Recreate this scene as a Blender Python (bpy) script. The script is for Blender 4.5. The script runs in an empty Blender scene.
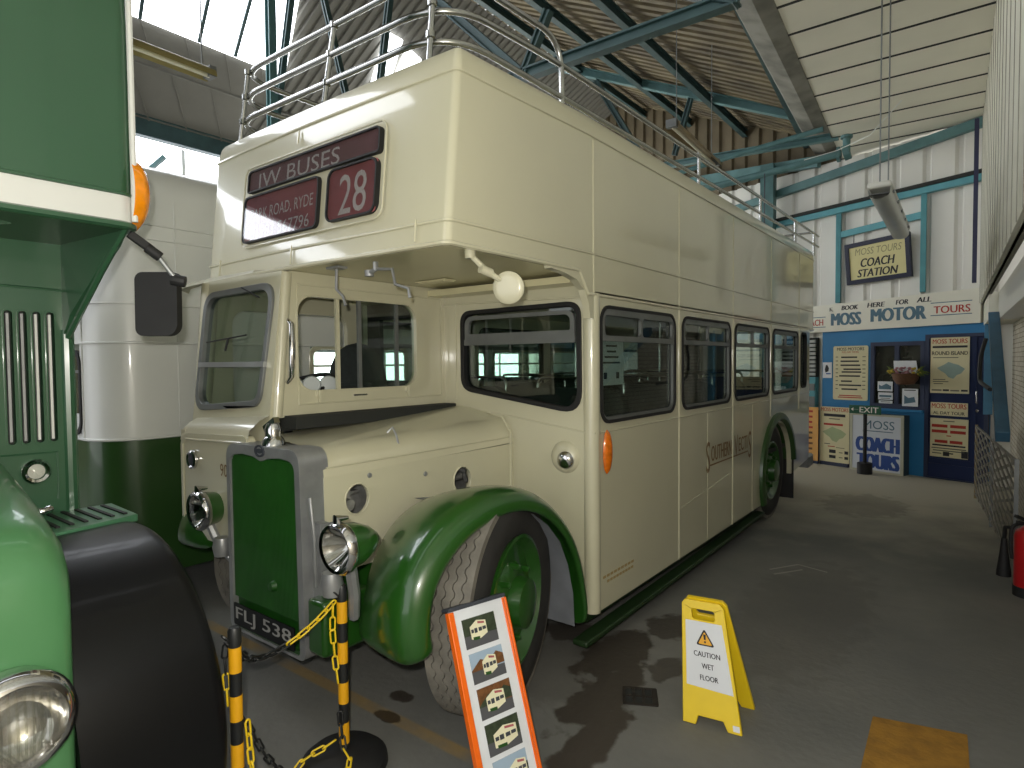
import bpy, bmesh, math, random
from mathutils import Vector as V, Matrix as M
from mathutils.geometry import tessellate_polygon
random.seed(7)
SC = bpy.context.scene
COL = SC.collection
# ------------------------------------------------------------------ camera, sky, lights, exposure
cam = bpy.data.objects.new('camera', bpy.data.cameras.new('camera'))
COL.objects.link(cam)
cam.data.sensor_width = 36.0
cam.data.lens = 36.0 * 617.5 / 1024
cam.data.clip_start = 0.05
cam.matrix_world = M(((0.79221839, -0.01482021, 0.61005769, 0),
                      (0.61017706, 0.033329, -0.79156373, 0),
                      (-0.00860147, 0.99933455, 0.0354468, 1.75),
                      (0, 0, 0, 1)))
SC.camera = cam
SC.view_settings.view_transform = 'Standard'
SC.view_settings.look = 'None'
SC.view_settings.gamma = 1.0
SC.view_settings.use_curve_mapping = False
SC.view_settings.exposure = 0.0
world = bpy.data.worlds.new('overcast_sky')
SC.world = world
world.use_nodes = True
wn = world.node_tree.nodes['Background']
wn.inputs[0].default_value = (0.97, 0.98, 1.0, 1)
wn.inputs[1].default_value = 1.55
SKYLIGHT = 6.0
# the camera's flash gun, a small real lamp just above and left of the lens
fl = bpy.data.lights.new('camera_flash', 'POINT')
fl.energy = 175
fl.shadow_soft_size = 0.02
fl.color = (1.0, 0.97, 0.9)
flo = bpy.data.objects.new('camera_flash', fl)
flo.location = (-0.06, -0.02, 1.83)
COL.objects.link(flo)
try:
    SC.cycles.use_denoising = True
    SC.cycles.max_bounces = 10
    SC.cycles.transparent_max_bounces = 24
    SC.cycles.sample_clamp_indirect = 6
except Exception:
    pass

# ------------------------------------------------------------------ helpers
def lin(c):
    return tuple((x / 12.92 if x <= 0.04045 else ((x + 0.055) / 1.055) ** 2.4) for x in c)
def rgb(h):
    return lin(tuple(int(h[i:i + 2], 16) / 255 for i in (0, 2, 4)))
MATS = {}
def mat(name, h, rough=0.5, metal=0.0, coat=0.0, var=0.10, scale=6.0, bump=0.0, bscale=60.0, emit=0.0, spec=0.5, dirt=None):
    m = bpy.data.materials.new(name); m.use_nodes = True
    nt = m.node_tree; b = nt.nodes['Principled BSDF']
    c = rgb(h)
    b.inputs['Roughness'].default_value = rough
    b.inputs['Metallic'].default_value = metal
    b.inputs['Specular IOR Level'].default_value = spec
    b.inputs['Coat Weight'].default_value = coat
    b.inputs['Coat Roughness'].default_value = 0.06
    tc = nt.nodes.new('ShaderNodeTexCoord')
    nz = nt.nodes.new('ShaderNodeTexNoise'); nz.inputs['Scale'].default_value = scale; nz.inputs['Detail'].default_value = 5
    nt.links.new(tc.outputs['Object'], nz.inputs['Vector'])
    rp = nt.nodes.new('ShaderNodeValToRGB')
    d = rgb(dirt) if dirt else tuple(x * (1 - var) for x in c)
    rp.color_ramp.elements[0].position = 0.3; rp.color_ramp.elements[1].position = 0.62
    rp.color_ramp.elements[0].color = (*d, 1); rp.color_ramp.elements[1].color = (*c, 1)
    nt.links.new(nz.outputs['Fac'], rp.inputs['Fac'])
    nt.links.new(rp.outputs['Color'], b.inputs['Base Color'])
    if bump:
        n2 = nt.nodes.new('ShaderNodeTexNoise'); n2.inputs['Scale'].default_value = bscale; n2.inputs['Detail'].default_value = 4
        nt.links.new(tc.outputs['Object'], n2.inputs['Vector'])
        bp = nt.nodes.new('ShaderNodeBump'); bp.inputs['Strength'].default_value = bump; bp.inputs['Distance'].default_value = 0.01
        nt.links.new(n2.outputs['Fac'], bp.inputs['Height']); nt.links.new(bp.outputs['Normal'], b.inputs['Normal'])
    if emit:
        b.inputs['Emission Color'].default_value = (*c, 1); b.inputs['Emission Strength'].default_value = emit
    MATS[name] = m
    return m
def glass_mat(name, tint='dfe8e4', clear=0.86, rough=0.02):
    m = bpy.data.materials.new(name); m.use_nodes = True
    nt = m.node_tree; nt.nodes.clear()
    out = nt.nodes.new('ShaderNodeOutputMaterial'); mx = nt.nodes.new('ShaderNodeMixShader')
    tr = nt.nodes.new('ShaderNodeBsdfTransparent'); gl = nt.nodes.new('ShaderNodeBsdfGlossy')
    tr.inputs[0].default_value = (*rgb(tint), 1); gl.inputs['Roughness'].default_value = rough
    fr = nt.nodes.new('ShaderNodeLayerWeight'); fr.inputs[0].default_value = .5
    pw = nt.nodes.new('ShaderNodeMath'); pw.operation = 'POWER'; pw.inputs[1].default_value = 4.0
    nt.links.new(fr.outputs['Facing'], pw.inputs[0])
    ad = nt.nodes.new('ShaderNodeMath'); ad.operation = 'MULTIPLY_ADD'; ad.inputs[1].default_value = .6; ad.inputs[2].default_value = (1 - clear) * .5; ad.use_clamp = True
    nt.links.new(pw.outputs[0], ad.inputs[0]); nt.links.new(ad.outputs[0], mx.inputs[0])
    nt.links.new(tr.outputs[0], mx.inputs[1]); nt.links.new(gl.outputs[0], mx.inputs[2])
    nt.links.new(mx.outputs[0], out.inputs[0])
    MATS[name] = m
    return m

OFF = {}
def rr(x0, x1, y0, y1, r, n=5):
    if not isinstance(r, (list, tuple)): r = [r] * 4
    P = []
    for k, (cx, cy, a0) in enumerate(((x1, y1, 0), (x0, y1, 90), (x0, y0, 180), (x1, y0, 270))):
        rk = r[k]
        sx = -1 if k in (0, 3) else 1; sy = -1 if k in (0, 1) else 1
        if rk <= 0: P.append((cx, cy)); continue
        for i in range(n + 1):
            a = math.radians(a0 + 90 * i / n)
            P.append((cx + sx * rk + rk * math.cos(a), cy + sy * rk + rk * math.sin(a)))
    return P
def rpoly(pts, r, n=5):
    """a polygon (counter-clockwise or not) with its corners rounded"""
    P = []; N = len(pts)
    for i in range(N):
        p = V(pts[i]).to_2d(); a = V(pts[i - 1]).to_2d(); b = V(pts[(i + 1) % N]).to_2d()
        ri = r[i] if isinstance(r, (list, tuple)) else r
        u = (a - p).normalized(); w = (b - p).normalized()
        ang = u.angle(w)
        d = min(ri / math.tan(ang / 2), (a - p).length * .49, (b - p).length * .49)
        for k in range(n + 1):
            t = k / n
            q = p + u * d * (1 - t) ** 2 + w * d * t ** 2
            P.append((q.x, q.y))
    return P
def circ(cx, cy, r, n=24, ry=None):
    return [(cx + r * math.cos(2 * math.pi * i / n), cy + (ry or r) * math.sin(2 * math.pi * i / n)) for i in range(n)]
def frame_map(o, u, v):
    o, u, v = V(o), V(u), V(v)
    w = u.cross(v).normalized()
    return lambda a, b, c=0.0: o + u * a + v * b + w * c
class MB:
    def __init__(s): s.v = []; s.f = []; s.mi = []; s.m = 0
    def add(s, vs, fs):
        b = len(s.v); s.v += [tuple(x) for x in vs]
        for f in fs: s.f.append([b + i for i in f]); s.mi.append(s.m)
        return s
    def box(s, x0, x1, y0, y1, z0, z1):
        vs = [(x, y, z) for x in (x0, x1) for y in (y0, y1) for z in (z0, z1)]
        return s.add(vs, [(0, 1, 3, 2), (4, 6, 7, 5), (0, 4, 5, 1), (2, 3, 7, 6), (0, 2, 6, 4), (1, 5, 7, 3)])
    def mbox(s, f, a0, a1, b0, b1, c0, c1):
        vs = [f(x, y, z) for x in (a0, a1) for y in (b0, b1) for z in (c0, c1)]
        return s.add(vs, [(0, 1, 3, 2), (4, 6, 7, 5), (0, 4, 5, 1), (2, 3, 7, 6), (0, 2, 6, 4), (1, 5, 7, 3)])
    def bar(s, p, q, w, h, up=(0, 0, 1)):
        p, q = V(p), V(q); d = (q - p).normalized(); up = V(up)
        if abs(d.dot(up)) > 0.99: up = V((1, 0, 0))
        r = d.cross(up).normalized(); t = r.cross(d).normalized()
        vs = [b + r * i * w / 2 + t * j * h / 2 for b in (p, q) for i, j in ((-1, -1), (1, -1), (1, 1), (-1, 1))]
        return s.add(vs, [(0, 1, 2, 3), (7, 6, 5, 4), (0, 4, 5, 1), (1, 5, 6, 2), (2, 6, 7, 3), (3, 7, 4, 0)])
    def ibeam(s, p, q, w, h, t=0.02):
        p, q = V(p), V(q)
        up = V((0, 0, 1)); d = (q - p).normalized()
        if abs(d.z) > .95: up = V((1, 0, 0))
        r = d.cross(up).normalized(); u = r.cross(d).normalized()
        s.bar(p + u * (h / 2 - t / 2), q + u * (h / 2 - t / 2), w, t, u); s.bar(p - u * (h / 2 - t / 2), q - u * (h / 2 - t / 2), w, t, u)
        return s.bar(p, q, t, h - 2 * t, u)
    def tube(s, pts, r, n=8, closed=False, cap=True):
        pts = [V(p) for p in pts]; N = len(pts); rings = []; ref = None
        for i in range(N):
            if closed: d = (pts[(i + 1) % N] - pts[i - 1])
            else: d = pts[min(i + 1, N - 1)] - pts[max(i - 1, 0)]
            d.normalize()
            if ref is None:
                ref = V((0, 0, 1)) if abs(d.z) < 0.9 else V((1, 0, 0))
            ref = (ref - d * ref.dot(d)).normalized(); b = d.cross(ref)
            ri = r[i] if isinstance(r, (list, tuple)) else r
            rings.append([pts[i] + (ref * math.cos(2 * math.pi * k / n) + b * math.sin(2 * math.pi * k / n)) * ri for k in range(n)])
        vs = [p for g in rings for p in g]; fs = []
        for i in range(N if closed else N - 1):
            j = (i + 1) % N
            for k in range(n):
                l = (k + 1) % n
                fs.append((i * n + k, i * n + l, j * n + l, j * n + k))
        if cap and not closed: fs += [tuple(range(n))[::-1], tuple((N - 1) * n + k for k in range(n))]
        return s.add(vs, fs)
    def lathe(s, prof, o, axis, n=24, a0=0.0, a1=360.0):
        """prof: (radius, distance along axis)"""
        o = V(o); ax = V(axis).normalized()
        u = ax.orthogonal().normalized(); w = ax.cross(u)
        full = abs(a1 - a0) >= 359.9; cnt = n if full else n + 1
        vs = []
        for r, h in prof:
            for k in range(cnt):
                a = math.radians(a0 + (a1 - a0) * k / n)
                vs.append(o + ax * h + (u * math.cos(a) + w * math.sin(a)) * max(r, 1e-5))
        fs = []
        for i in range(len(prof) - 1):
            for k in range(n):
                l = (k + 1) % cnt
                fs.append((i * cnt + k, i * cnt + l, (i + 1) * cnt + l, (i + 1) * cnt + k))
        return s.add(vs, fs)
    def grid(s, P, closed_u=False, closed_v=False):
        nu, nv = len(P), len(P[0]); vs = [p for r in P for p in r]; fs = []
        for i in range(nu if closed_u else nu - 1):
            for j in range(nv if closed_v else nv - 1):
                a, b = (i + 1) % nu, (j + 1) % nv
                fs.append((i * nv + j, i * nv + b, a * nv + b, a * nv + j))
        return s.add(vs, fs)
    def plate(s, outer, holes, f, t=0.02, c0=None):
        """flat sheet of outline outer with holes, mapped by f(a, b, c); thickness t to the side away from c = 0"""
        loops = [list(outer)] + [list(h) for h in holes]
        flat = [p for l in loops for p in l]; n = len(flat)
        tris = tessellate_polygon([[V((p[0], p[1], 0)) for p in l] for l in loops])
        c0 = 0.0 if c0 is None else c0
        vs = [f(p[0], p[1], c0) for p in flat] + [f(p[0], p[1], c0 - t) for p in flat]
        fs = [tuple(x) for x in tris] + [tuple(i + n for i in x[::-1]) for x in tris]
        b = 0
        for l in loops:
            k = len(l)
            for i in range(k):
                j = (i + 1) % k
                fs.append((b + i, b + j, b + j + n, b + i + n))
            b += k
        return s.add(vs, fs)
    def text(s, body, f, a, b, w=None, h=None, shear=0.0, bold=0.0, depth=0.001, spacing=1.0, c=0.0):
        """lettering centred on (a, b) of the map f, fitted to width w and height h"""
        cu = bpy.data.curves.new('lettering', 'FONT'); cu.body = body; cu.size = 1.0; cu.shear = shear
        cu.space_character = spacing; cu.resolution_u = 3
        ob = bpy.data.objects.new('lettering', cu)
        me = ob.to_mesh()
        vs = [v.co.copy() for v in me.vertices]; fs = [tuple(p.vertices) for p in me.polygons]
        ob.to_mesh_clear(); bpy.data.objects.remove(ob); bpy.data.curves.remove(cu)
        if not vs: return s
        x0, x1 = min(v.x for v in vs), max(v.x for v in vs); y0, y1 = min(v.y for v in vs), max(v.y for v in vs)
        kx = w / (x1 - x0) if w else h / (y1 - y0); ky = h / (y1 - y0) if h else kx
        sh = bold * (h or w) * 2.2
        for dx in ((-sh, -sh / 3, sh / 3, sh) if bold else (0,)):
            s.add([f(a + dx + (v.x - (x0 + x1) / 2) * (kx - (2 * sh / (x1 - x0))), b + (v.y - (y0 + y1) / 2) * ky, c + depth + abs(dx) * .02 + (.0002 if dx > 0 else 0)) for v in vs], fs)
        return s
    def build(s, name, m, parent=None, smooth=None, bevel=0.0):
        me = bpy.data.meshes.new(name)
        o3 = OFF.get(parent.name, V((0, 0, 0))) if parent else V((0, 0, 0))
        me.from_pydata([tuple(V(v) - o3) for v in s.v], [], s.f)
        for k in (m if isinstance(m, (list, tuple)) else [m]): me.materials.append(k)
        me.polygons.foreach_set('material_index', s.mi)
        bm = bmesh.new(); bm.from_mesh(me)
        bmesh.ops.remove_doubles(bm, verts=bm.verts, dist=2e-5)
        bmesh.ops.recalc_face_normals(bm, faces=bm.faces)
        bm.to_mesh(me); bm.free()
        o = bpy.data.objects.new(name, me); COL.objects.link(o)
        if parent: o.parent = parent
        OFF[o.name] = o3
        if bevel:
            bv = o.modifiers.new('bevel', 'BEVEL'); bv.width = bevel; bv.segments = 2; bv.limit_method = 'ANGLE'; bv.angle_limit = 0.6
            me.polygons.foreach_set('use_smooth', [True] * len(me.polygons))
            me.set_sharp_from_angle(angle=0.9)
        if smooth:
            me.polygons.foreach_set('use_smooth', [True] * len(me.polygons))
            me.set_sharp_from_angle(angle=smooth)
        me.update()
        return o
def tag(o, label=None, cat=None, group=None, kind=None):
    if label: o['label'] = label
    if cat: o['category'] = cat
    if group: o['group'] = group
    if kind: o['kind'] = kind
    return o
def thing(name, loc, label, cat, group=None):
    o = bpy.data.objects.new(name, None); COL.objects.link(o); o.location = loc
    o.empty_display_size = 0.1
    OFF[o.name] = V(loc)
    return tag(o, label, cat, group)
def struct(o, label=None): return tag(o, label, kind='structure')

# ------------------------------------------------------------------ materials
CREAM = mat('cream_paint', 'cac6ab', 0.30, coat=1.0, var=0.05, scale=1.5)
CREAM2 = mat('cream_soffit', 'd2cba4', 0.38, coat=0.3, var=0.06, scale=2)
GREEN = mat('bus_green', '225018', 0.28, coat=0.8, var=0.12, scale=2)
GRILLE = mat('grille_green', '1c5215', 0.45, coat=0.2, var=0.2, scale=8)
GREEN2 = mat('mid_green', '345a40', 0.3, coat=0.6, var=0.10, scale=1.5)
GREEND = mat('deep_green', '28491d', 0.35, coat=0.5, var=0.12, scale=2)
BLACKP = mat('black_paint', '0b0c0e', 0.38, coat=0.1, spec=0.3, var=0.3, scale=4)
RUBBER = mat('black_rubber', '1a1a1b', 0.65, var=0.3, scale=8)
TREAD = mat('tyre_tread', '7a766d', 0.85, var=0.35, scale=12, bump=.2)
WALLT = mat('tyre_wall', '2b2a29', 0.75, var=0.3, scale=9)
ALU = mat('dull_aluminium', 'a9abac', 0.38, metal=0.55, var=0.25, scale=7)
CHROME = mat('chrome', 'd6d6d8', 0.10, metal=1.0, var=0.06)
STEEL = mat('rail_steel', 'b9bab8', 0.22, metal=1.0, var=0.15)
GREYF = mat('grey_window_frame', '7a7d7c', 0.45, metal=0.4, var=0.2)
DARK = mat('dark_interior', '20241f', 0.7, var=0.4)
MOQ = mat('seat_moquette', '2c3230', 0.85, var=0.3, scale=20)
ENGINE = mat('engine_grey', 'a3a39f', 0.5, metal=0.4, var=0.5, scale=14)
GLASS = glass_mat('window_glass')
GLASSD = glass_mat('blind_glass', 'e6e6e6', 0.84)
LENS = glass_mat('lamp_lens', 'f4f4f0', 0.78, 0.08)
AMBER = mat('amber_lens', 'f07a10', 0.15, coat=0.8, var=0.35, scale=30)
REDB = mat('red_blind', 'b46064', 0.6, var=0.2, scale=9)  # lightened red: glare on the box glass is put into the colour
GREYB = mat('grey_blind', '95666a', 0.6, var=0.2, scale=9)
WHITEL = mat('white_lettering', 'f0eae6', 0.6, var=0.08)
GOLD = mat('brown_gold_lettering', '7a5a2c', 0.5, var=0.15, scale=40)
SILVERL = mat('silver_lettering', 'bdbdb9', 0.4, metal=0.3)
WHITEP = mat('white_paint', 'dedfda', 0.35, coat=0.4, var=0.04, scale=1.5)
TEAL = mat('teal_steel', '587f80', 0.5, var=0.25, scale=5)
TEALD = mat('dark_teal_steel', '3a5556', 0.55, var=0.3, scale=5)
TEALB = mat('bright_teal_steel', '5398a2', 0.5, var=0.12, scale=5)
SHEET = mat('roof_sheet_brown', '74694f', 0.8, var=0.4, scale=1.6, dirt='4b4333')
GABLE = mat('gable_sheet_brown', '6b604a', 0.8, var=0.3, scale=2)
GREYPAN = mat('grey_roof_panel', '74726a', 0.85, var=0.10, scale=3, bump=.1)
BOARD = mat('ceiling_board', 'e6e2d2', 0.7, var=0.06, scale=2)
GAP = mat('dark_gap', '2a2c29', 0.9)
WSHEET = mat('white_wall_sheet', 'dcdad2', 0.6, var=0.07, scale=1.2)
WALLR = mat('wall_board_grey_white', 'd2d0c0', 0.75, var=0.12, scale=1.4)
SKYL = mat('bright_rooflight', 'f4f8ff', 0.9, emit=SKYLIGHT, var=0.0)
WINL = mat('added_window_glow', 'f6f8f6', 0.9, emit=8.0, var=0.0)
YEL = mat('sign_yellow', 'e8c81e', 0.4, var=0.06, scale=9)
YELP = mat('post_yellow', 'e2a514', 0.45, var=0.08)
YELC = mat('chain_yellow', 'e6c420', 0.4, var=0.05)
BLKC = mat('chain_black', '1d1f20', 0.45)
PAPER = mat('white_paper', 'd9dce0', 0.7, var=0.03)
POSTER = mat('cream_poster', 'd8cfa8', 0.6, var=0.06, scale=5)
INK = mat('black_ink', '25252a', 0.7)
REDI = mat('red_ink', 'b03526', 0.6)
BLUEI = mat('blue_ink', '2b4c92', 0.6, var=0.12, scale=9)
TEALI = mat('grey_teal_ink', '4f6f80', 0.6)
BOOTH = mat('booth_blue', '2a79ad', 0.5, var=0.10, scale=2)
NAVY = mat('booth_navy', '16264f', 0.4, var=0.2, scale=2)
NAVYG = mat('booth_grey_navy', '2c3550', 0.5, var=0.15)
ORANGE = mat('orange_edge', 'f06a12', 0.4, var=0.06)
CAPGREY = mat('grey_cap', '3c4048', 0.5)

# ------------------------------------------------------------------ floor
def make_floor():
    m = bpy.data.materials.new('concrete_floor'); m.use_nodes = True
    nt = m.node_tree; L = nt.links.new; b = nt.nodes['Principled BSDF']
    g = nt.nodes.new('ShaderNodeNewGeometry')
    def noise(sc, det=6, vec=None):
        n = nt.nodes.new('ShaderNodeTexNoise'); n.inputs['Scale'].default_value = sc; n.inputs['Detail'].default_value = det
        L(vec or g.outputs['Position'], n.inputs['Vector']); return n
    def mathn(op, a, bb, clamp=False):
        n = nt.nodes.new('ShaderNodeMath'); n.operation = op; n.use_clamp = clamp
        for k, x in enumerate((a, bb)):
            if x is None: continue
            if isinstance(x, (int, float)): n.inputs[k].default_value = x
            else: L(x, n.inputs[k])
        return n.outputs[0]
    def mix(fac, a, bb):
        n = nt.nodes.new('ShaderNodeMix'); n.data_type = 'RGBA'
        if isinstance(fac, float): n.inputs[0].default_value = fac
        else: L(fac, n.inputs[0])
        for k, x in ((6, a), (7, bb)):
            if isinstance(x, str): n.inputs[k].default_value = (*rgb(x), 1)
            else: L(x, n.inputs[k])
        return n.outputs[2]
    n1 = noise(0.7); n2 = noise(9); n3 = noise(2.2, 8)
    r1 = nt.nodes.new('ShaderNodeValToRGB'); L(n1.outputs['Fac'], r1.inputs['Fac'])
    r1.color_ramp.elements[0].position = .35; r1.color_ramp.elements[1].position = .66
    r1.color_ramp.elements[0].color = (*rgb('6c6d6a'), 1); r1.color_ramp.elements[1].color = (*rgb('83827c'), 1)
    c = mix(mathn('MULTIPLY', n2.outputs['Fac'], .35), r1.outputs['Color'], '5b5b58')
    sp = nt.nodes.new('ShaderNodeSeparateXYZ'); L(g.outputs['Position'], sp.inputs[0])
    X, Y = sp.outputs['X'], sp.outputs['Y']
    # concrete turns paler towards the ticket office
    far = mathn('MULTIPLY', mathn('SUBTRACT', mathn('ADD', Y, mathn('MULTIPLY', n3.outputs['Fac'], 2.5)), 7.6), .4, True)
    c = mix(far, c, 'b3ad9d')
    # pale sawn joint beside the bus and a worn yellow line under its front
    def band(coord, at, half, soft=60.0):
        d = mathn('ABSOLUTE', mathn('SUBTRACT', coord, at), None)
        return mathn('MULTIPLY', mathn('SUBTRACT', half, d), soft, True)
    lineY = mathn('MULTIPLY', band(Y, 2.0, .045), mathn('MULTIPLY', mathn('SUBTRACT', n3.outputs['Fac'], .36), 5.0, True))
    lim = mathn('MULTIPLY', mathn('SUBTRACT', -1.75, X), 20.0, True)
    c = mix(mathn('MULTIPLY', lineY, mathn('MULTIPLY', lim, .5)), c, 'a5822c')
    # oil and water stains, each with its own place and ragged edge
    st = None
    for (x, y, rx, ry, k) in ((-1.58, 2.80, .15, .46, 1), (-1.74, 3.25, .20, .42, 1), (-1.42, 2.42, .11, .40, 1), (-2.1, 3.35, .25, .16, .9), (-1.62, 3.8, .17, .24, .9),
                              (-1.42, 3.25, .10, .16, .8), (-2.42, 2.16, .09, .05, 1), (-2.33, 1.99, .09, .05, 1), (-3.2, 2.4, .10, .05, 1), (-3.1, 2.5, .06, .04, 1), (-2.25, 2.5, .07, .05, 1), (-2.0, 2.25, .06, .05, 1),
                              (-2.9, 3.0, .5, .6, .8), (-1.0, 4.6, .45, 1.3, .25), (-1.9, 2.9, .4, .4, .35), (-1.15, 8.4, .5, .7, .35)):
        dx = mathn('DIVIDE', mathn('SUBTRACT', X, x), rx); dy = mathn('DIVIDE', mathn('SUBTRACT', Y, y), ry)
        d = mathn('SQRT', mathn('ADD', mathn('MULTIPLY', dx, dx), mathn('MULTIPLY', dy, dy)), None)
        d = mathn('ADD', d, mathn('MULTIPLY', mathn('SUBTRACT', noise(8, 10).outputs['Fac'], .5), 1.35))
        q = mathn('MULTIPLY', mathn('MULTIPLY', mathn('SUBTRACT', 1.0, d), 5.0, True), float(k))
        st = q if st is None else mathn('MAXIMUM', st, q)
    c = mix(mathn('MULTIPLY', st, .80), c, '32271d')
    # pale chalk arrow
    ar = None
    for (x0, y0, x1, y1) in ((-1.42, 5.35, -1.26, 5.62), (-1.26, 5.62, -1.02, 5.55), (-1.36, 5.25, -1.2, 5.5)):
        dx, dy = x1 - x0, y1 - y0; ln = math.hypot(dx, dy); dx /= ln; dy /= ln
        px_, py_ = mathn('SUBTRACT', X, x0), mathn('SUBTRACT', Y, y0)
        t = mathn('ADD', mathn('MULTIPLY', px_, dx), mathn('MULTIPLY', py_, dy))
        q = mathn('ABSOLUTE', mathn('SUBTRACT', mathn('MULTIPLY', px_, dy), mathn('MULTIPLY', py_, dx)), None)
        k = mathn('MULTIPLY', mathn('MULTIPLY', mathn('SUBTRACT', .014, q), 150.0, True), mathn('MULTIPLY', mathn('GREATER_THAN', t, 0.0), mathn('LESS_THAN', t, ln)))
        ar = k if ar is None else mathn('MAXIMUM', ar, k)
    c = mix(mathn('MULTIPLY', ar, .35), c, 'c9c6ba')
    L(c, b.inputs['Base Color'])
    b.inputs['Specular IOR Level'].default_value = .35
    ro = mathn('SUBTRACT', .72, mathn('MULTIPLY', st, .25)); L(ro, b.inputs['Roughness'])
    bp = nt.nodes.new('ShaderNodeBump'); bp.inputs['Strength'].default_value = .25; bp.inputs['Distance'].default_value = .01
    L(noise(25, 8).outputs['Fac'], bp.inputs['Height']); L(bp.outputs['Normal'], b.inputs['Normal'])
    mb = MB(); mb.box(-14, 2.2, -6, 16.5, -0.12, 0.0)
    struct(mb.build('floor', m), 'dark grey concrete floor with oil and water stains')
make_floor()

# ------------------------------------------------------------------ end wall, right wall
E0 = V((.0205, 10.706, 0)); EU = V((-.94, .342, 0)).normalized(); EN = V((-.342, -.94, 0)).normalized()
def ew(a, b, c=0.0): return E0 + EU * a + V((0, 0, b)) + EN * c      # a along the wall to the left, b up, c towards the hall
def corrugated(f, a0, a1, b0, b1, pitch, depth, flat=.6, thick=.01):
    mb = MB(); P = []; a = a0
    while a < a1:
        for k, c in ((0, 0), (flat, 0), (flat + .08, depth), (.92, depth)):
            P.append((a + k * pitch, c))
        a += pitch
    mb.grid([[f(x, b0, -c), f(x, b1, -c)] for x, c in P])
    mb.grid([[f(x, b0, -c - thick), f(x, b1, -c - thick)] for x, c in P])
    return mb
wl = corrugated(ew, -.8, 11.0, 0.0, 5.02, .42, .035, .70).build('wall_end', WSHEET); struct(wl, 'white corrugated sheet end wall')
gb = corrugated(lambda a, b, c=0: ew(a, b, c - .06), 1.9, 12.0, 4.3, 9.5, .30, .05, .5).build('wall_gable', GABLE); struct(gb, 'brown corrugated gable sheeting above the end wall')
def wr(y, z, c=0.0): return V((.27 - .035 * y - c, y, z))
mb = MB()
y = -5.0; k = 0
while y < 10.75:
    mb.mbox(wr, y, min(y + .41, 10.75), 2.5, 5.3, 0.0, -.05); y += .41
mb.m = 1
mb.mbox(wr, -5, 10.75, 2.5, 5.3, -.03, -.08)
y = -5.0
while y < 10.7: mb.mbox(wr, y - .012, y + .012, 2.5, 5.3, .0, .004); y += .41
mb.m = 2
mb.mbox(wr, -5, 10.9, 0, 2.6, -.36, -.44)
BRICK = bpy.data.materials.new('painted_brick'); BRICK.use_nodes = True
_nt = BRICK.node_tree; _b = _nt.nodes['Principled BSDF']; _t = _nt.nodes.new('ShaderNodeTexBrick'); _g = _nt.nodes.new('ShaderNodeNewGeometry')
_s = _nt.nodes.new('ShaderNodeSeparateXYZ'); _c = _nt.nodes.new('ShaderNodeCombineXYZ')
_nt.links.new(_g.outputs['Position'], _s.inputs[0]); _nt.links.new(_s.outputs['Y'], _c.inputs['X']); _nt.links.new(_s.outputs['Z'], _c.inputs['Y'])
_nt.links.new(_c.outputs[0], _t.inputs['Vector']); _t.inputs['Scale'].default_value = 4.4
_t.inputs['Color1'].default_value = (*rgb('a59b88'), 1); _t.inputs['Color2'].default_value = (*rgb('b8b2a2'), 1); _t.inputs['Mortar'].default_value = (*rgb('6d665a'), 1)
_nt.links.new(_t.outputs['Color'], _b.inputs['Base Color']); _b.inputs['Roughness'].default_value = .85
struct(mb.build('wall_right', [WALLR, mat('wall_joint', '8d8a7c', .8), BRICK]), 'off-white boarded wall over a brick base along the right')
mb = MB(); mb.mbox(wr, 1.0, 9.2, 2.20, 2.51, -.14, -.35); struct(mb.build('trim_1', WHITEP), 'white boxed ledge along the right wall')
mb = MB(); mb.mbox(wr, 9.2, 10.9, 2.2, 2.52, -.05, -.35); struct(mb.build('trim_6', WALLR), 'boxed end of the wall beside the ticket office'); mb = MB(); mb.bar(wr(10.3, 2.75, .07), wr(10.3, 4.9, .07), .06, .05); struct(mb.build('trim_2', mat('dark_blue_strip', '23264a', .5)), 'dark blue strip up the corner of the end wall')
# ------------------------------------------------------------------ ceiling over the aisle, gutter, pitched roof
def ce(y): return -1.21 - .066 * y          # the edge of the boarded ceiling runs slightly skew to the bus
mb = MB()
def strip(y0, y1, z0, z1, x1=.65):
    mb.add([(x, y, z) for (x, y) in ((ce(y0), y0), (x1, y0), (x1, y1), (ce(y1), y1)) for z in (z0, z1)], [(0, 2, 4, 6), (1, 7, 5, 3), (0, 1, 3, 2), (2, 3, 5, 4), (4, 5, 7, 6), (6, 7, 1, 0)])
y = -4.9
while y < 13: mb.m = 0; strip(y, y + .555, 5.04, 5.07); mb.m = 1; strip(y + .553, y + .587, 5.034, 5.07); y += .585
strip(-5, 13, 5.075, 5.12)
struct(mb.build('ceiling', [BOARD, GAP]), 'flat off-white boarded ceiling with dark joints')
mb = MB(); GUT = [(0, 5.03), (-.05, 5.20), (-.22, 5.18), (-.42, 5.26), (-.55, 5.50), (-.55, 5.56), (-.40, 5.32), (-.22, 5.26), (-.02, 5.3), (.05, 5.08)]
mb.grid([[V((ce(-5) + x, -5, z)), V((ce(13) + x, 13, z))] for x, z in GUT], closed_u=True)
struct(mb.build('trim_3', mat('gutter_grey', '8b897f', .8, var=.3, scale=3, dirt='66645b')), 'grey valley gutter beside the boarded ceiling')
RX0, RZ0, RX1, RZ1 = -2.2, 5.45, -7.0, 7.86
def roof_r(a, b, c=0.0):   # a = y, b = distance up the slope
    k = b / math.hypot(RX1 - RX0, RZ1 - RZ0); return V((RX0 + (RX1 - RX0) * k, a, RZ0 + (RZ1 - RZ0) * k)) + V((.447, 0, .894)) * c
LR = math.hypot(RX1 - RX0, RZ1 - RZ0)
struct(corrugated(roof_r, -5, 16, 0, LR, .21, -.05, .5).build('roof_right_slope', SHEET), 'brown corrugated roof slope above the open-top bus')
SL = -.55
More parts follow.
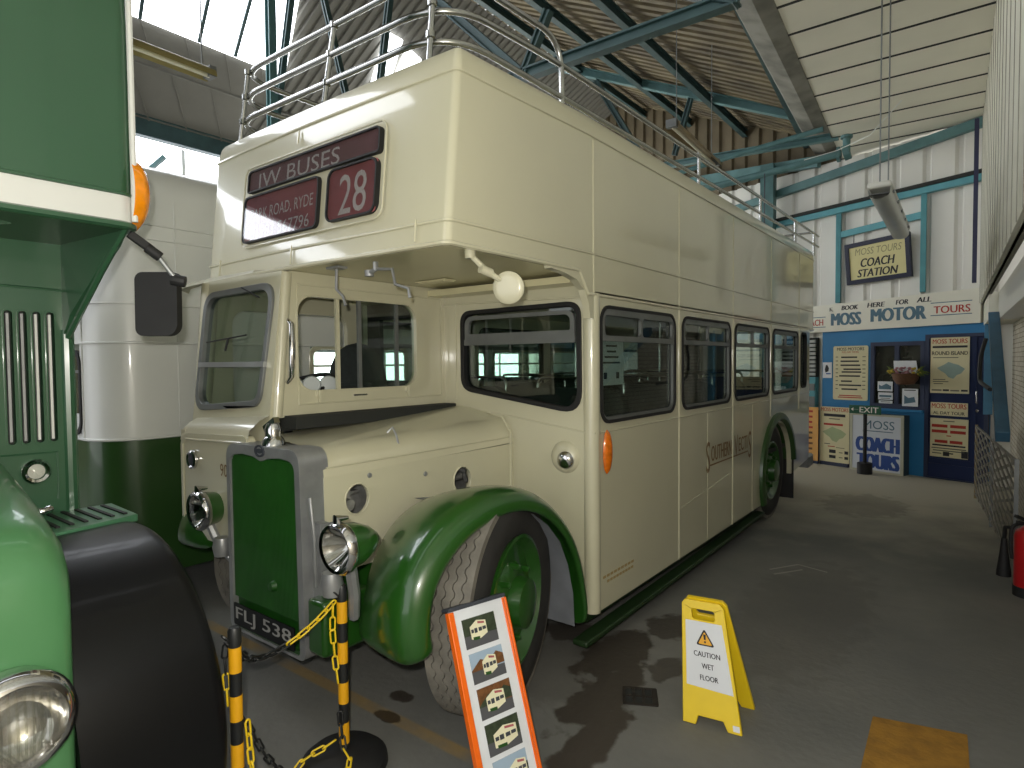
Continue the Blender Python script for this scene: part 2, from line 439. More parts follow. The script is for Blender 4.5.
def roof_l(a, b, c=0.0):   # falling to the left from the ridge
    return V((-7.0 - b * .876, a, 7.86 - b * .482)) + V((-.482, 0, .876)) * c
# skylight and panels on the left slope: opaque sheets around glazed openings
GLZ = [[(-7.0, .6), (5.22, .6), (5.98, 2.68), (-7.0, 2.60)], [(7.01, 1.15), (7.38, 1.15), (7.86, 2.35), (7.48, 2.35)], [(7.54, 1.22), (7.94, 1.3), (8.12, 1.8), (7.74, 2.0)]]
mb = corrugated(roof_l, 5.2, 16, 0, 4.4, .16, -.03, .5)
mb.mbox(roof_l, -7, 5.98, 2.55, 4.4, -.02, .02); mb.mbox(roof_l, -7, 5.3, 0, .62, -.02, .02)
struct(mb.build('roof_left_slope', GREYPAN), 'grey panelled roof slope on the far left with rooflights')
for i, q in enumerate(GLZ):
    mb = MB(); mb.plate(q, [], roof_l, .02, -.06)
    w = mb.build('window_%d' % (i + 1), SKYL); struct(w, 'bright translucent rooflight in the left roof slope')
    if i == 0:
        for yy in (.1, .9, 1.7, 2.5, 3.3, 4.1, 4.65): bars = MB(); bars.bar(roof_l(yy, .6, -.10), roof_l(yy + .45, 2.64, -.10), .045, .04); bars.build('glazing_bar', TEALD, w)
for i, (y0, y1) in enumerate(((6.7, 8.6), (8.9, 10.8), (11.1, 13.0), (13.3, 15.2))):     # unseen glowing windows added behind the buses to light the far end of the hall
    mb = MB(); mb.box(-11.50, -11.46, y0, y1, 1.0, 4.2); w = struct(mb.build('window_%d' % (i + 6), WINL), 'tall glowing window added in the far left wall behind the buses to light the hall')
    mb = MB(); mb.box(-11.46, -11.42, y0 - .05, y1 + .05, 2.55, 2.62); mb.box(-11.46, -11.42, (y0 + y1) / 2 - .03, (y0 + y1) / 2 + .03, 1.0, 4.2); mb.build('window_bar', WHITEP, w)
# panel joints and the valley beam under the grey panels
mb = MB()
for yy in (2.66, 3.26, 3.86, 4.46, 5.06, 5.66): mb.bar(roof_l(yy, 3.4, -.02), roof_l(yy + .62, 4.4, -.02), .025, .03); mb.bar(roof_l(yy - .1, 2.65, -.02), roof_l(yy + .35, 3.4, -.02), .018, .02)
mb.bar(roof_l(-5, 3.40, -.02), roof_l(6.6, 3.40, -.02), .04, .03)
struct(mb.build('trim_4', GREYPAN), 'joint strips between the grey roof panels')
def beam(p, q, w, h, m, label, ib=True):
    b = MB(); (b.ibeam if ib else b.bar)(p, q, w, h)
    return struct(b.build('roof_beam', m), label)
beam((-10.85, -5, 5.60), (-10.85, 16, 5.60), .14, .32, TEALD, 'teal valley beam under the grey roof panels on the left')
# clerestory strip and the next bay seen beneath the beam
mb = MB(); mb.box(-11.6, -11.56, -5, 16, 5.02, 5.65)
w = mb.build('window_5', SKYL); struct(w, 'bright strip of clerestory glazing under the left valley beam')
bars = MB()
for yy in (-2, 0, 1.5, 3.0, 4.15, 5.3, 6.5): bars.bar((-11.5, yy, 4.98), (-11.5, yy, 5.6), .06, .06)
bars.build('glazing_bar', WHITEP, w)
mb = MB(); mb.bar((-11.45, -5, 4.98), (-11.45, 16, 4.98), .12, .10); struct(mb.build('trim_5', WHITEP), 'white rail along the foot of the clerestory strip')
struct(corrugated(lambda a, b, c=0: V((-11.6 - c, a, b)), -5, 16, 0, 5.0, .5, .08, .55).build('wall_left', mat('far_brown_sheet', '8a7f6c', .8, var=.2)), 'brown ribbed far left wall')
for (p, q, l) in (((-11.4, 3.0, 3.2), (-9.9, 4.3, 4.9), 'pale strut rising to the left clerestory'), ((-11.4, 5.4, 4.1), (-11.2, 4.9, 4.95), 'thin white strut beside the clerestory strip'), ((-11.0, 2.9, 4.7), (-10.9, 3.9, 5.55), 'teal knee brace under the left valley beam')):
    beam(p, q, .06, .06, TEAL, l, False)
# purlins, trusses
for x, z, l in ((-3.70, 6.13, 'second teal purlin up from the gutter'), (-4.95, 6.75, 'third teal purlin up from the gutter'), (-6.2, 7.38, 'teal purlin just below the ridge')):
    beam((x, -5, z - .08), (x - .02, 14.5, z - .08), .09, .14, TEALD, l)
beam((-1.75, 3, 5.36), (-2.62, 12.5, 5.50), .09, .14, TEALD, 'teal purlin nearest the gutter')
YT = 10.3
beam((-1.95, YT, 5.30), (-7.0, YT, 7.62), .14, .14, TEAL, 'pale teal sloping rafter of the far truss')
beam((-4.05, YT, 6.22), (-4.35, YT, 5.3), .08, .08, TEALD, 'dark strut hanging from the far rafter')
beam((-5.9, YT, 7.0), (-4.9, YT, 5.3), .10, .10, TEALD, 'dark diagonal of the far truss behind the bus rails')
beam((-8.2, YT, 5.3), (-1.8, YT, 5.05), .10, .10, TEAL, 'teal bottom tie of the far truss')
YN = 5.07
beam((-1.6, YN, 4.62), (-9.8, YN, 4.62), .10, .11, TEALD, 'teal bottom chord of the near truss')
NOD = (-3.73, YN, 4.62)
beam(NOD, (-3.42, YN, 5.15), .08, .08, TEALD, 'right-hand strut rising from the near truss node')
beam(NOD, (-5.2, YN, 6.05), .10, .10, TEALD, 'left-hand strut rising from the near truss node')
beam((-6.0, YN, 4.62), (-5.55, YN, 6.75), .07, .07, TEALD, 'dark diagonal over the front rail of the bus')
beam((-6.38, YN, 4.66), (-7.08, YN, 6.9), .07, .07, TEALD, 'dark king post of the near truss')
beam((-8.2, YN, 5.0), (-7.6, YN, 7.2), .08, .08, TEALD, 'dark teal diagonal beside the big rooflight')
beam((-7.14, 4.4, 4.3), (-7.14, 4.4, 7.6), .10, .10, TEAL, 'teal post crossing the big rooflight')
beam((-1.6, YN, 4.62), (-7.0, YN, 7.5), .12, .14, TEALD, 'upper rafter of the near truss')
mb = MB(); mb.tube([(-1.72, 10.05, 4.72), (-2.6, 10.05, 4.64), (-5.2, 10.05, 4.44)], .055, 10)
struct(mb.build('roof_pipe', TEAL), 'pale teal pipe below the far truss')
mb = MB(); mb.tube([(-1.70, 10.1, 4.72), (-1.62, 10.1, 4.74)], .11, 12); mb.tube([(-1.78, 10.1, 4.72), (-1.74, 10.1, 4.72)], .11, 12); mb.tube([(-1.66, 10.1, 4.72), (-1.66, 10.1, 4.95)], .05, 10); mb.tube([(-1.66, 10.1, 4.93), (-1.66, 10.1, 4.97)], .08, 10)
struct(mb.build('pipe_flange', TEAL), 'teal pipe flange at the ceiling edge')
mb = MB(); mb.tube([(-1.95, 10.0, 5.10), (-2.9, 10.0, 5.02), (-4.4, 10.0, 4.86)], .04, 8); struct(mb.build('roof_pipe', TEAL), 'thin grey-teal pipe crossing above the thicker pipe')
for (p, q, w, h, m, l) in ((ew(-.25, 4.99, .08), ew(4.6, 4.58, .08), .10, .13, TEAL, 'teal beam along the top of the end wall'),
                           (ew(-.2, 4.22, .08), ew(5.2, 4.12, .08), .10, .09, TEALB, 'lower teal rail on the white end wall'),
                           (ew(-.2, 4.29, .12), ew(5.2, 4.19, .12), .10, .05, GAP, 'dark ledge strip on top of the lower teal rail'),
                           (ew(.83, 2.73, .05), ew(.83, 4.18, .05), .10, .07, TEALB, 'teal upright right of the framed sign'),
                           (ew(2.10, 2.68, .05), ew(2.10, 4.15, .05), .10, .07, TEALB, 'teal upright left of the framed sign'),
                           (ew(.83, 3.86, .05), ew(2.10, 3.78, .05), .06, .10, TEALB, 'teal cross rail behind the framed sign'),
                           (ew(3.27, 0, .25), ew(3.27, 5.2, .25), .22, .22, TEAL, 'teal stanchion at the left of the end wall'),
                           (ew(2.4, 5.05, .12), ew(6.5, 5.55, .12), .10, .18, TEAL, 'pale teal eaves beam above the stanchion')):
    beam(p, q, w, h, m, l, False)

# ================================================================== the cream open-top bus (front faces -Y)
XN, XF, YB, YR = -1.83, -3.90, 3.16, 8.68
CX = (XN + XF) / 2
bus = thing('double_decker_bus', (CX, 5.0, 0), 'cream open-top half-cab double-decker bus with green front wings and roof rails', 'bus')
def front_y(z): return 1.9 + .1 * (z - 2.26)
# --- upper deck shell: plan outline swept upward
def plan(inset=0.0):
    """(x, y, nx, ny, t): t = 1 on the raked front, fading to 0 along the sides"""
    P = []; x0, x1, y0, y1 = XF + inset, XN - inset, 1.91 + inset, 9.15 - inset
    rf, rr_ = .035 - inset * .4, .30 - inset * .5
    # slightly bowed front from left to right
    for i in range(9):
        u = i / 8; P.append((x0 + rf + (x1 - x0 - 2 * rf) * u, y0 + .02 * (2 * u - 1) ** 2))
    for i in range(1, 9):
        a = math.radians(-90 + 90 * i / 8); P.append((x1 - rf + rf * math.cos(a), y0 + .02 + rf + rf * math.sin(a)))
    for yy in (2.4, 2.7, 3.0, 3.1, 3.2, 4.42, 5.65, 6.88, 8.0): P.append((x1, yy))
    for i in range(9):
        a = math.radians(90 * i / 8); P.append((x1 - rr_ + rr_ * math.cos(a), y1 - rr_ + rr_ * math.sin(a)))
    for i in range(9):
        a = math.radians(90 + 90 * i / 8); P.append((x0 + rr_ + rr_ * math.cos(a), y1 - rr_ + rr_ * math.sin(a)))
    for yy in (8.0, 6.88, 5.65, 4.42, 3.2, 3.1, 3.0, 2.7, 2.4): P.append((x0, yy))
    for i in range(0, 8):
        a = math.radians(180 + 90 * i / 8); P.append((x0 + rf + rf * math.cos(a), y0 + .02 + rf + rf * math.sin(a)))
    return P
def wf(y): return max(0.0, min(1.0, (3.1 - y) / 1.1))
def ring(inset, z, lo=None, front_drop=0.0):
    R = []
    for (x, y) in plan(inset):
        zz = z
        if lo is not None: zz = lo[0] if y < 3.05 else lo[1]
        zz -= front_drop * wf(y)
        R.append(V((x, y + .1 * (zz - 2.26) * wf(y), zz)))
    return R
mb = MB()
rings = [ring(.05, 0, (2.262, 2.14)), ring(0.0, 0, (2.254, 2.13)), ring(0, 0, (2.275, 2.15)), ring(0, 2.37), ring(0, 2.70), ring(0, 3.02, front_drop=.01), ring(.003, 3.10, front_drop=.035),
         ring(.010, 3.14, front_drop=.035), ring(.024, 3.165, front_drop=.035), ring(.045, 3.17, front_drop=.035), ring(.05, 3.10, front_drop=.035), ring(.055, 2.5)]
mb.grid(rings, closed_v=True)
shell = mb.build('upper_deck', CREAM, bus, smooth=.6)
# mouldings that run round the deck, vertical panel beads
mb = MB()
for z, fd in ((2.375, .012), (3.05, .03)):
    mb.tube([p for p in ring(-.002, z, front_drop=fd)], .008, 6, closed=True)
mb.tube([p for p in ring(-.003, 0, (2.264, 2.14))], .011, 6, closed=True)
for y in (3.16, 4.42, 5.65, 6.88, 8.1): mb.tube([(XN + .001, y, 2.15), (XN + .001, y, 3.03)], .006, 6)
for x in (-2.0, -2.95, -3.7): mb.tube([(x, front_y(2.28) - .0, 2.28), (x, front_y(2.38), 2.38)], .005, 6)
for x in (-2.95,): mb.tube([(x, front_y(2.9) - .001, 2.93), (x, front_y(3.0), 3.0)], .005, 6)
mb.build('moulding', CREAM, shell, smooth=.6)
# soffit over the bonnet and deck floor
mb = MB(); pl_ = plan(.045)
sof = [(p[0], p[1]) for p in pl_ if p[1] < 3.21]
mb.plate(sof, [], lambda a, b, c=0: V((a, b, 2.262 + c)), -.03)
mb.build('deck_soffit', CREAM2, bus)
mb = MB(); mb.box(XF + .06, XN - .06, 3.0, YR - .1, 2.20, 2.24); mb.build('deck_floor', CREAM2, bus)
fm = lambda a, b, c=0.0: V((a, front_y(b) - c, b))
def rim(outer, inner, f, t, m, name, parent, c0, bevel=.003):
    b = MB(); b.plate(outer, [inner], f, t, c0); return b.build(name, m, parent, bevel=bevel)
# destination boxes
boxes = [('destination_box', (-3.425, -2.265, 2.738, 2.868), [.03, .03, .02, .02], GREYB), ('destination_box', (-3.448, -2.728, 2.447, 2.718), [.035] * 4, REDB), ('number_box', (-2.655, -2.275, 2.455, 2.725), [.05] * 4, REDB)]
for nm, (x0, x1, z0, z1), r, m in boxes:
    o = rim(rr(x0, x1, z0, z1, r), rr(x0 + .010, x1 - .010, z0 + .010, z1 - .010, [max(.008, q - .010) for q in r]), fm, .03, RUBBER, nm, bus, .012)
    MB().plate(rr(x0 + .006, x1 - .006, z0 + .006, z1 - .006, .02), [], fm, .004, .001).build('blind', m, o)
    t = MB()
    if z0 > 2.7: t.text('IW BUSES', fm, (x0 + x1) / 2 - .10, (z0 + z1) / 2 - .01, w=.74, h=.088, c=.0015)
    elif nm == 'destination_box':
        t.text('PARK ROAD, RYDE', fm, (x0 + x1) / 2 + .01, 2.60, w=.60, h=.075, c=.0015); t.text('01983 567796', fm, (x0 + x1) / 2, 2.50, w=.57, h=.07, c=.0015)
    else: t.text('28', fm, (x0 + x1) / 2 + .01, (z0 + z1) / 2 - .01, w=.21, h=.20, c=.0015)
    t.build('lettering', WHITEL, o)
    MB().plate(rr(x0 + .008, x1 - .008, z0 + .008, z1 - .008, .02), [], fm, .003, .010).build('pane', GLASSD, o)
rim(rr(-3.475, -2.225, 2.42, 2.895, .06), rr(-3.465, -2.235, 2.43, 2.885, .05), fm, .01, CREAM, 'box_surround', bus, .006)
# soffit fittings
mb = MB(); mb.plate(rr(-2.86, -2.60, 2.72, 2.82, .005), [], lambda a, b, c=0: V((a, b, 2.256 - c)), .006, .004)
for i in range(9): mb.box(-2.84 + i * .027, -2.825 + i * .027, 2.73, 2.81, 2.247, 2.252)
mb.build('soffit_vent', CREAM2, bus)
mb = MB()
mb.tube([(-2.40, 2.02, 2.25), (-2.40, 2.02, 2.215), (-2.46, 2.03, 2.20)], .014, 8); mb.tube([(-2.40, 2.02, 2.215), (-2.29, 2.03, 2.205), (-2.27, 2.03, 2.13), (-2.19, 2.04, 2.105), (-2.18, 2.04, 2.06)], .008, 8); mb.lathe([(0, 0), (.024, 0), (.024, .03), (0, .03)], (-2.46, 2.03, 2.185), (0, 0, 1), 12)
mb.build('lamp_bracket', ALU, bus, smooth=.7)
mb = MB(); mb.box(-2.76, -2.66, 1.99, 2.05, 2.244, 2.256); mb.tube([(-2.71, 2.02, 2.25), (-2.715, 2.02, 2.14), (-2.66, 2.02, 2.10), (-2.64, 2.02, 2.05)], .008, 8); mb.build('wire_bracket', ALU, bus, smooth=.7)
# nearside mirror on its arm
mb = MB(); mb.tube([(-1.90, 2.13, 2.262), (-1.87, 2.15, 2.225), (-1.83, 2.20, 2.165), (-1.80, 2.26, 2.13)], .014, 8); mb.lathe([(0, -.03), (.022, -.03), (.022, .03), (0, .03)], (-1.835, 2.19, 2.17), (.3, 1, -.3), 10); mb.lathe([(0, -.02), (.026, -.02), (.026, .02), (0, .02)], (-1.885, 2.14, 2.245), (0, 0, 1), 12)
arm = mb.build('mirror_arm', CREAM, bus, smooth=.7)
mb = MB(); mb.lathe([(0, -.008), (.05, -.007), (.070, -.002), (.076, .004), (.076, .012), (.06, .016), (0, .016)], (-1.768, 2.27, 2.095), (-.35, .93, .1), 28); mb.build('mirror_head', CREAM, arm, smooth=.7)
# --- lower saloon sides
def side_plate(X, sgn, name):
    f = lambda a, b, c=0.0: V((X + sgn * c, a, b))
    AY, AZ, AR = 7.18, .50, .60
    out = [(3.16, .245), (AY - AR, .255)]
    for i in range(13):
        a = math.radians(180 - 180 * i / 12); out.append((AY + AR * math.cos(a), AZ + AR * math.sin(a) * .9 + .02))
    out += [(AY + AR, .40), (8.68, .47), (8.68, 2.16), (3.16, 2.16)]
    wins = [(3.235, 4.345, 1.375, 2.085), (4.475, 5.58, 1.375, 2.085), (5.70, 6.81, 1.375, 2.085), (6.95, 8.06, 1.375, 2.085), (8.21, 8.50, 1.40, 2.085)]
    hl = [rr(a, b, c, d, .10 if b - a > .5 else .08, 6) for a, b, c, d in wins]
    mb = MB(); mb.plate(out, hl, f, .05)
    o = mb.build(name, CREAM, bus)
    for (a, b, c, d) in wins:
        big = b - a > .5
        w = rim(rr(a - .004, b + .004, c - .004, d + .004, .104 if big else .084, 6), rr(a + .017, b - .017, c + .017, d - .017, .085 if big else .06, 6), f, .05, RUBBER, 'window', bus, .010)
        if big:
            fr = MB(); zt = d - .20
            fr.plate(rr(a + .015, b - .015, zt - .012, d - .015, [.085, .085, .01, .01]), [rr(a + .055, (a + b) / 2 - .012, zt + .022, d - .055, .03), rr((a + b) / 2 + .012, b - .055, zt + .022, d - .055, .03)], f, .02, .004)
            fr.plate(rr(a + .015, b - .015, c + .015, zt, [.01, .01, .08, .08]), [rr(a + .034, b - .034, c + .034, zt - .012, [.005, .005, .06, .06])], f, .02, .002)
            fr.build('sliding_frame', GREYF, w)
        g = MB(); g.plate(rr(a + .02, b - .02, c + .02, d - .02, .06), [], f, .004, -.02); g.build('pane', GLASS, w)
    return o, f
ns, fN = side_plate(XN, 1, 'nearside_panel')
os_, fO = side_plate(XF, -1, 'offside_panel')
mb = MB()
for y in (3.20, 4.42, 5.65, 6.88, 8.12):
    mb.tube([(XN + .002, y, .25 if y < 6.3 else 1.15), (XN + .002, y, 2.13)], .007, 6)
mb.tube([(XN + .002, 3.16, 1.325), (XN + .002, 8.68, 1.325)], .006, 6)
mb.tube([(XN + .002, 4.46, .63), (XN + .002, 5.6, .735)], .003, 6)
for y in (5.02, 6.25): mb.tube([(XN + .001, y, .26), (XN + .001, y, 1.32)], .003, 5)
mb.build('panel_bead', CREAM, ns, smooth=.7)
# rounded front pillar post
mb = MB(); mb.tube([(XN - .035, YB + .035, .245), (XN - .035, YB + .035, 2.15)], .05, 14); mb.build('corner_pillar', CREAM, bus, smooth=.7)
mb = MB(); mb.m = 0
f2 = lambda a, b, c=0.0: V((a, 3.0 + c, b))
# quarter brackets where the overhang meets the body side
qb = [(2.60, 2.27)] + [(3.12 - .42 * math.cos(math.radians(t)) * 1.0, 1.98 + .26 * math.sin(math.radians(t))) for t in range(80, -1, -10)]
mb.plate([(2.72, 2.27), (2.72, 2.245), (2.85, 2.235), (2.97, 2.21), (3.06, 2.16), (3.105, 2.08), (3.12, 2.0), (3.18, 2.0), (3.18, 2.27)], [], fN, .045, .002)
mb.build('corner_bracket', CREAM, bus)
# gold fleet name and legal lettering
mb = MB(); fSL = lambda a, b, c=0.0: V((XN + .002 + c, a, b))
mb.text('S', fSL, 5.03, .945, w=.09, h=.26); mb.text('OUTHERN', fSL, 5.36, .965, w=.52, h=.13, bold=.01); mb.text('V', fSL, 5.75, .96, w=.10, h=.2); mb.text('ECTI', fSL, 5.95, .965, w=.26, h=.13, bold=.01); mb.text('S', fSL, 6.16, .93, w=.09, h=.26)
mb.mbox(fSL, 5.08, 6.10, .865, .877, 0, .001)
mb.build('fleet_name', GOLD, bus)['label'] = 'brown and gold fleet name on the side panel'
mb = MB()
for i, (w, yy) in enumerate(((.42, .43), (.36, .395))):
    for k in range(9): mb.mbox(fSL, 3.26 + k * w / 9 + i * .05, 3.26 + (k + .72) * w / 9 + i * .05, yy, yy + .016, 0, .001)
mb.build('legal_lettering', mat('pale_gold_lettering', 'a8925e', .5), bus)
# amber side marker
mb = MB(); P = []
for i in range(13):
    t = -1 + 2 * i / 12; w = .045 * math.sqrt(max(0, 1 - t * t)) + .004
    P.append([V((XN + .004 + .03 * math.sqrt(max(0, 1 - t * t)) * math.sin(math.pi * k / 8) + .002, 3.305 - w * math.cos(math.pi * k / 8) + .0, 1.20 + t * .135)) for k in range(9)])
mb.grid(P); mb.build('side_marker', AMBER, bus, smooth=1)['label'] = 'amber almond-shaped side marker lamp'
# skirt rail beneath the panels
mb = MB(); mb.bar((XN - .02, 3.02, .115), (XN - .02, 6.6, .165), .10, .035); mb.bar((XN - .09, 3.2, .21), (XN - .09, 6.6, .21), .02, .10)
mb.build('skirt_rail', mat('skirt_green', '1c3416', .5, var=.2), bus, bevel=.01)
# rear wing, mudflap, platform
mb = MB(); P = []
for i in range(19):
    a = math.radians(205 - 200 * i / 18)
    y, z = 7.18 + .60 * math.cos(a), .52 + .56 * math.sin(a)
    d = V((0, math.cos(a), math.sin(a)))
    P.append([V((XN - .30, y, z)), V((XN + .01, y, z)), V((XN + .045, y, z)) + d * .02, V((XN + .05, y, z)) + d * .05, V((XN + .03, y, z)) + d * .085, V((XN, y, z)) + d * .09])
mb.grid(P); mb.build('rear_wing', GREEND, bus, smooth=.8)
mb = MB(); mb.box(XN - .36, XN + .015, 7.82, 7.84, .10, .75); mb.build('mudflap', RUBBER, bus)
mb = MB(); mb.plate(rpoly([(-2.9, 8.80), (XN - .03, 8.80), (XN - .05, 9.25), (-2.2, 9.5), (-2.9, 9.5)], [0, .02, .2, .2, 0]), [], lambda a, b, c=0: V((a, b, .45 + c)), .13); mb.build('rear_platform', mat('platform_grey', '8a8c8e', .6, var=.2), bus, bevel=.01)
mb = MB(); mb.box(XF + .03, -2.9, 8.62, 8.67, .47, 2.15); mb.build('rear_panel', CREAM, bus)
# --- bulkhead with its sloping-bottomed window
fB = lambda a, b, c=0.0: V((a, YB - c, b))
bw = rpoly([(-2.865, 2.095), (-2.862, 1.565), (-1.915, 1.435), (-1.92, 2.105)], [.09, .11, .13, .10], 6)
bwi = rpoly([(-2.843, 2.073), (-2.840, 1.587), (-1.937, 1.462), (-1.942, 2.083)], [.07, .09, .11, .08], 6)
mb = MB(); mb.plate([(-3.1, .25), (XN - .02, .25), (XN - .02, 2.26), (-3.1, 2.26)], [bw], fB, .05); bk = mb.build('bulkhead', CREAM, bus)
bwo = rpoly([(-2.872, 2.10), (-2.87, 1.56), (-1.908, 1.43), (-1.912, 2.112)], [.09, .11, .13, .10], 6)
w = rim(bwo, bwi, fB, .06, RUBBER, 'bulkhead_window', bus, .014)
mb = MB(); mb.plate(rr(-2.83, -1.955, 1.90, 2.06, [.06, .06, .01, .01]), [rr(-2.795, -1.985, 1.94, 2.035, [.04, .04, .01, .01])], fB, .02, .012); mb.plate(rr(-2.835, -1.95, 1.865, 1.905, .005), [], fB, .02, .014); mb.build('vent_frame', GREYF, w)
mb = MB(); mb.plate(bwi, [], fB, .004, -.02); mb.build('pane', GLASS, w)
mb = MB(); mb.tube([(-3.06, YB - .004, 1.325 + .13), (-2.45, YB - .004, 1.40), (-1.85, YB - .004, 1.325)], .005, 6); mb.tube([(-2.92, YB - .003, 1.5), (-2.92, YB - .003, 2.16)], .005, 6); mb.tube([(-3.06, YB - .003, 2.155), (-1.85, YB - .003, 2.13)], .006, 6); mb.build('panel_bead', CREAM, bk)
mb = MB(); mb.lathe([(0, .03), (.05, .03), (.075, .022), (.092, .006), (.10, -.01)], (-2.03, YB - .01, 1.17), (0, -1, 0), 24); ventl = mb.build('ventilator', CREAM, bus, smooth=.6)
mb = MB(); mb.lathe([(0, .03), (.035, .026), (.052, .012), (.057, 0)], (-2.005, YB - .036, 1.155), (0.25, -1, -.15), 18); mb.build('ventilator_cowl', CHROME, ventl, smooth=.8)
# --- cab: offside, with windscreen, side window, offside window
XC = -3.03
fC = lambda a, b, c=0.0: V((XC + c, a, b))
cw = rr(1.99, 2.885, 1.60, 2.13, [.10, .10, .10, .10], 6)
mb = MB(); mb.plate([(1.86, 1.46), (3.2, 1.44), (3.2, 2.26), (1.92, 2.26)], [cw], fC, .04); cs = mb.build('cab_side', CREAM, bus)
rim(rr(1.982, 2.893, 1.592, 2.138, .108, 6), rr(1.991, 2.884, 1.601, 2.129, .099, 6), fC, .03, CREAM, 'cab_side_window', bus, .004)
for y in (2.27, 2.43, 2.73): mb = MB(); mb.box(XC - .03, XC - .012, y - .012, y + .012, 1.60, 2.13); mb.build('window_bar', CREAM if y < 2.3 else GREYF, cs)
mb = MB(); mb.mbox(fC, 2.43, 2.885, 1.60, 2.13, -.02, -.024); mb.build('pane', GLASS, cs)
mb = MB(); mb.tube([(XC + .003, 1.99, 1.525), (XC + .003, 3.12, 1.525), (XC + .003, 3.12, 2.19), (XC + .003, 1.99, 2.19)], .005, 6, closed=True)
for y in (2.12, 2.8): mb.mbox(fC, y - .02, y + .02, 1.565, 1.60, 0, .02); mb.mbox(fC, y - .008, y + .008, 1.53, 1.60, .01, .028)
mb.build('cab_bead', CREAM, cs)
mb = MB(); mb.mbox(fC, 2.36, 2.46, 1.555, 1.565, 0, .012); mb.build('cab_catch', CHROME, cs)
mb = MB(); mb.tube([(XC + .01, 1.925, 1.99), (XC + .045, 1.925, 1.965), (XC + .05, 1.922, 1.82), (XC + .045, 1.918, 1.68), (XC + .01, 1.915, 1.65)], [.012, .015, .019, .015, .012], 10); mb.build('grab_handle', CHROME, bus, smooth=.8)
def fs(a, b, c=0.0): return V((a, 1.80 + (b - 1.36) * .115 - c, b))        # windscreen plane, leaning back
ws = rpoly([(-3.835, 2.185), (-3.845, 1.475), (-3.125, 1.525), (-3.075, 2.195)], [.12, .12, .10, .12], 6)
wsi = rpoly([(-3.805, 2.155), (-3.815, 1.505), (-3.15, 1.555), (-3.105, 2.165)], [.10, .10, .08, .10], 6)
mb = MB(); mb.plate([(-3.88, 1.33), (-3.03, 1.33), (-3.03, 2.27), (-3.88, 2.27)], [ws], fs, .04); mb.build('cab_front', CREAM, bus)
wso = rpoly([(-3.84, 2.19), (-3.85, 1.468), (-3.118, 1.518), (-3.068, 2.202)], [.12, .12, .10, .12], 6)
w = rim(wso, wsi, fs, .05, GREYF, 'windscreen', bus, .016)
mb = MB(); mb.mbox(fs, -3.83, -3.10, 1.735, 1.765, -.01, .022); mb.build('windscreen_bar', ALU, w)
mb = MB(); mb.plate(wsi, [], fs, .004, -.01); mb.build('pane', GLASS, w)
mb = MB(); mb.tube([fs(-3.52, 1.83, .02), fs(-3.50, 1.90, .02)], .006, 6); mb.tube([fs(-3.75, 1.885, .02), fs(-3.30, 1.915, .02)], .004, 6); mb.tube([fs(-3.4, 2.19, .02), fs(-3.2, 2.12, .02)], .004, 6); mb.build('wiper', RUBBER, w)
# eyebrow lip over the windscreen and rounded left cab corner
mb = MB(); mb.grid([[V((-3.12, 1.86, 2.262)), V((-3.12, 1.80, 2.255)), V((-3.12, 1.775, 2.235))], [V((-3.6, 1.86, 2.262)), V((-3.6, 1.78, 2.25)), V((-3.6, 1.755, 2.222))], [V((-3.9, 1.88, 2.262)), V((-3.93, 1.80, 2.245)), V((-3.95, 1.77, 2.215))], [V((-4.0, 1.95, 2.262)), V((-4.06, 1.9, 2.235)), V((-4.07, 1.89, 2.205))]])
mb.build('eyebrow', CREAM, bus, smooth=1)
mb = MB(); mb.plate([(1.88, .8), (3.16, .8), (3.16, 2.26), (1.92, 2.26)], [rr(2.05, 2.95, 1.45, 2.10, .1)], lambda a, b, c=0: V((XF + .02 - c, a, b)), .04); mb.build('cab_offside', CREAM, bus)
mb = MB(); mb.tube([(-3.865, 1.85, 1.34), (-3.865, 1.93, 2.25)], .05, 12); mb.build('cab_corner_pillar', CREAM, bus, smooth=.7)
mb = MB(); mb.tube([(-3.045, 1.86, 1.46), (-3.045, 1.935, 2.25)], .032, 12); mb.build('windscreen_pillar', CREAM, bus, smooth=.7)
# cab fittings
mb = MB(); mb.tube([V((-3.42, 2.25, 1.60)) + V((math.cos(a) * .24, math.sin(a) * .20, math.sin(a) * .08)) for a in [2 * math.pi * k / 24 for k in range(24)]], .014, 8, closed=True)
for a in (0.3, 2.4, 4.5): mb.tube([(-3.42, 2.25, 1.59), V((-3.42, 2.25, 1.60)) + V((math.cos(a) * .24, math.sin(a) * .20, math.sin(a) * .08))], .01, 6)
mb.tube([(-3.42, 2.25, 1.6), (-3.42, 2.1, 1.1)], .025, 8); mb.build('steering_wheel', RUBBER, bus, smooth=.8)
mb = MB()
for k in range(3): mb.lathe([(0, .012), (.048, .012), (.055, 0), (.055, -.04), (0, -.04)], (-3.17, 2.05 + k * .12, 1.625), (.85, -.5, .2), 18)
mb.build('gauge', mat('gauge_face', 'b9bfc0', .3, coat=.5), bus, smooth=.6)
mb = MB(); mb.box(-3.75, -3.2, 2.62, 2.72, 1.2, 1.62); mb.lathe([(.0, -.05), (.26, -.05), (.27, 0), (.26, .05), (0, .05)], (-3.42, 2.70, 1.62), (0, 1, 0), 24); mb.build('driver_seat', MOQ, bus, bevel=.02)
mb = MB(); mb.box(XF + .05, XC - .05, 1.9, 3.2, .95, 1.0); mb.box(XF + .06, XC - .05, 3.14, 3.18, 1.0, 1.62); mb.box(XF + .06, -3.7, 3.14, 3.18, 1.0, 2.2); mb.box(XF + .06, XC - .05, 3.14, 3.18, 2.08, 2.25); mb.build('cab_partition', DARK, bus)
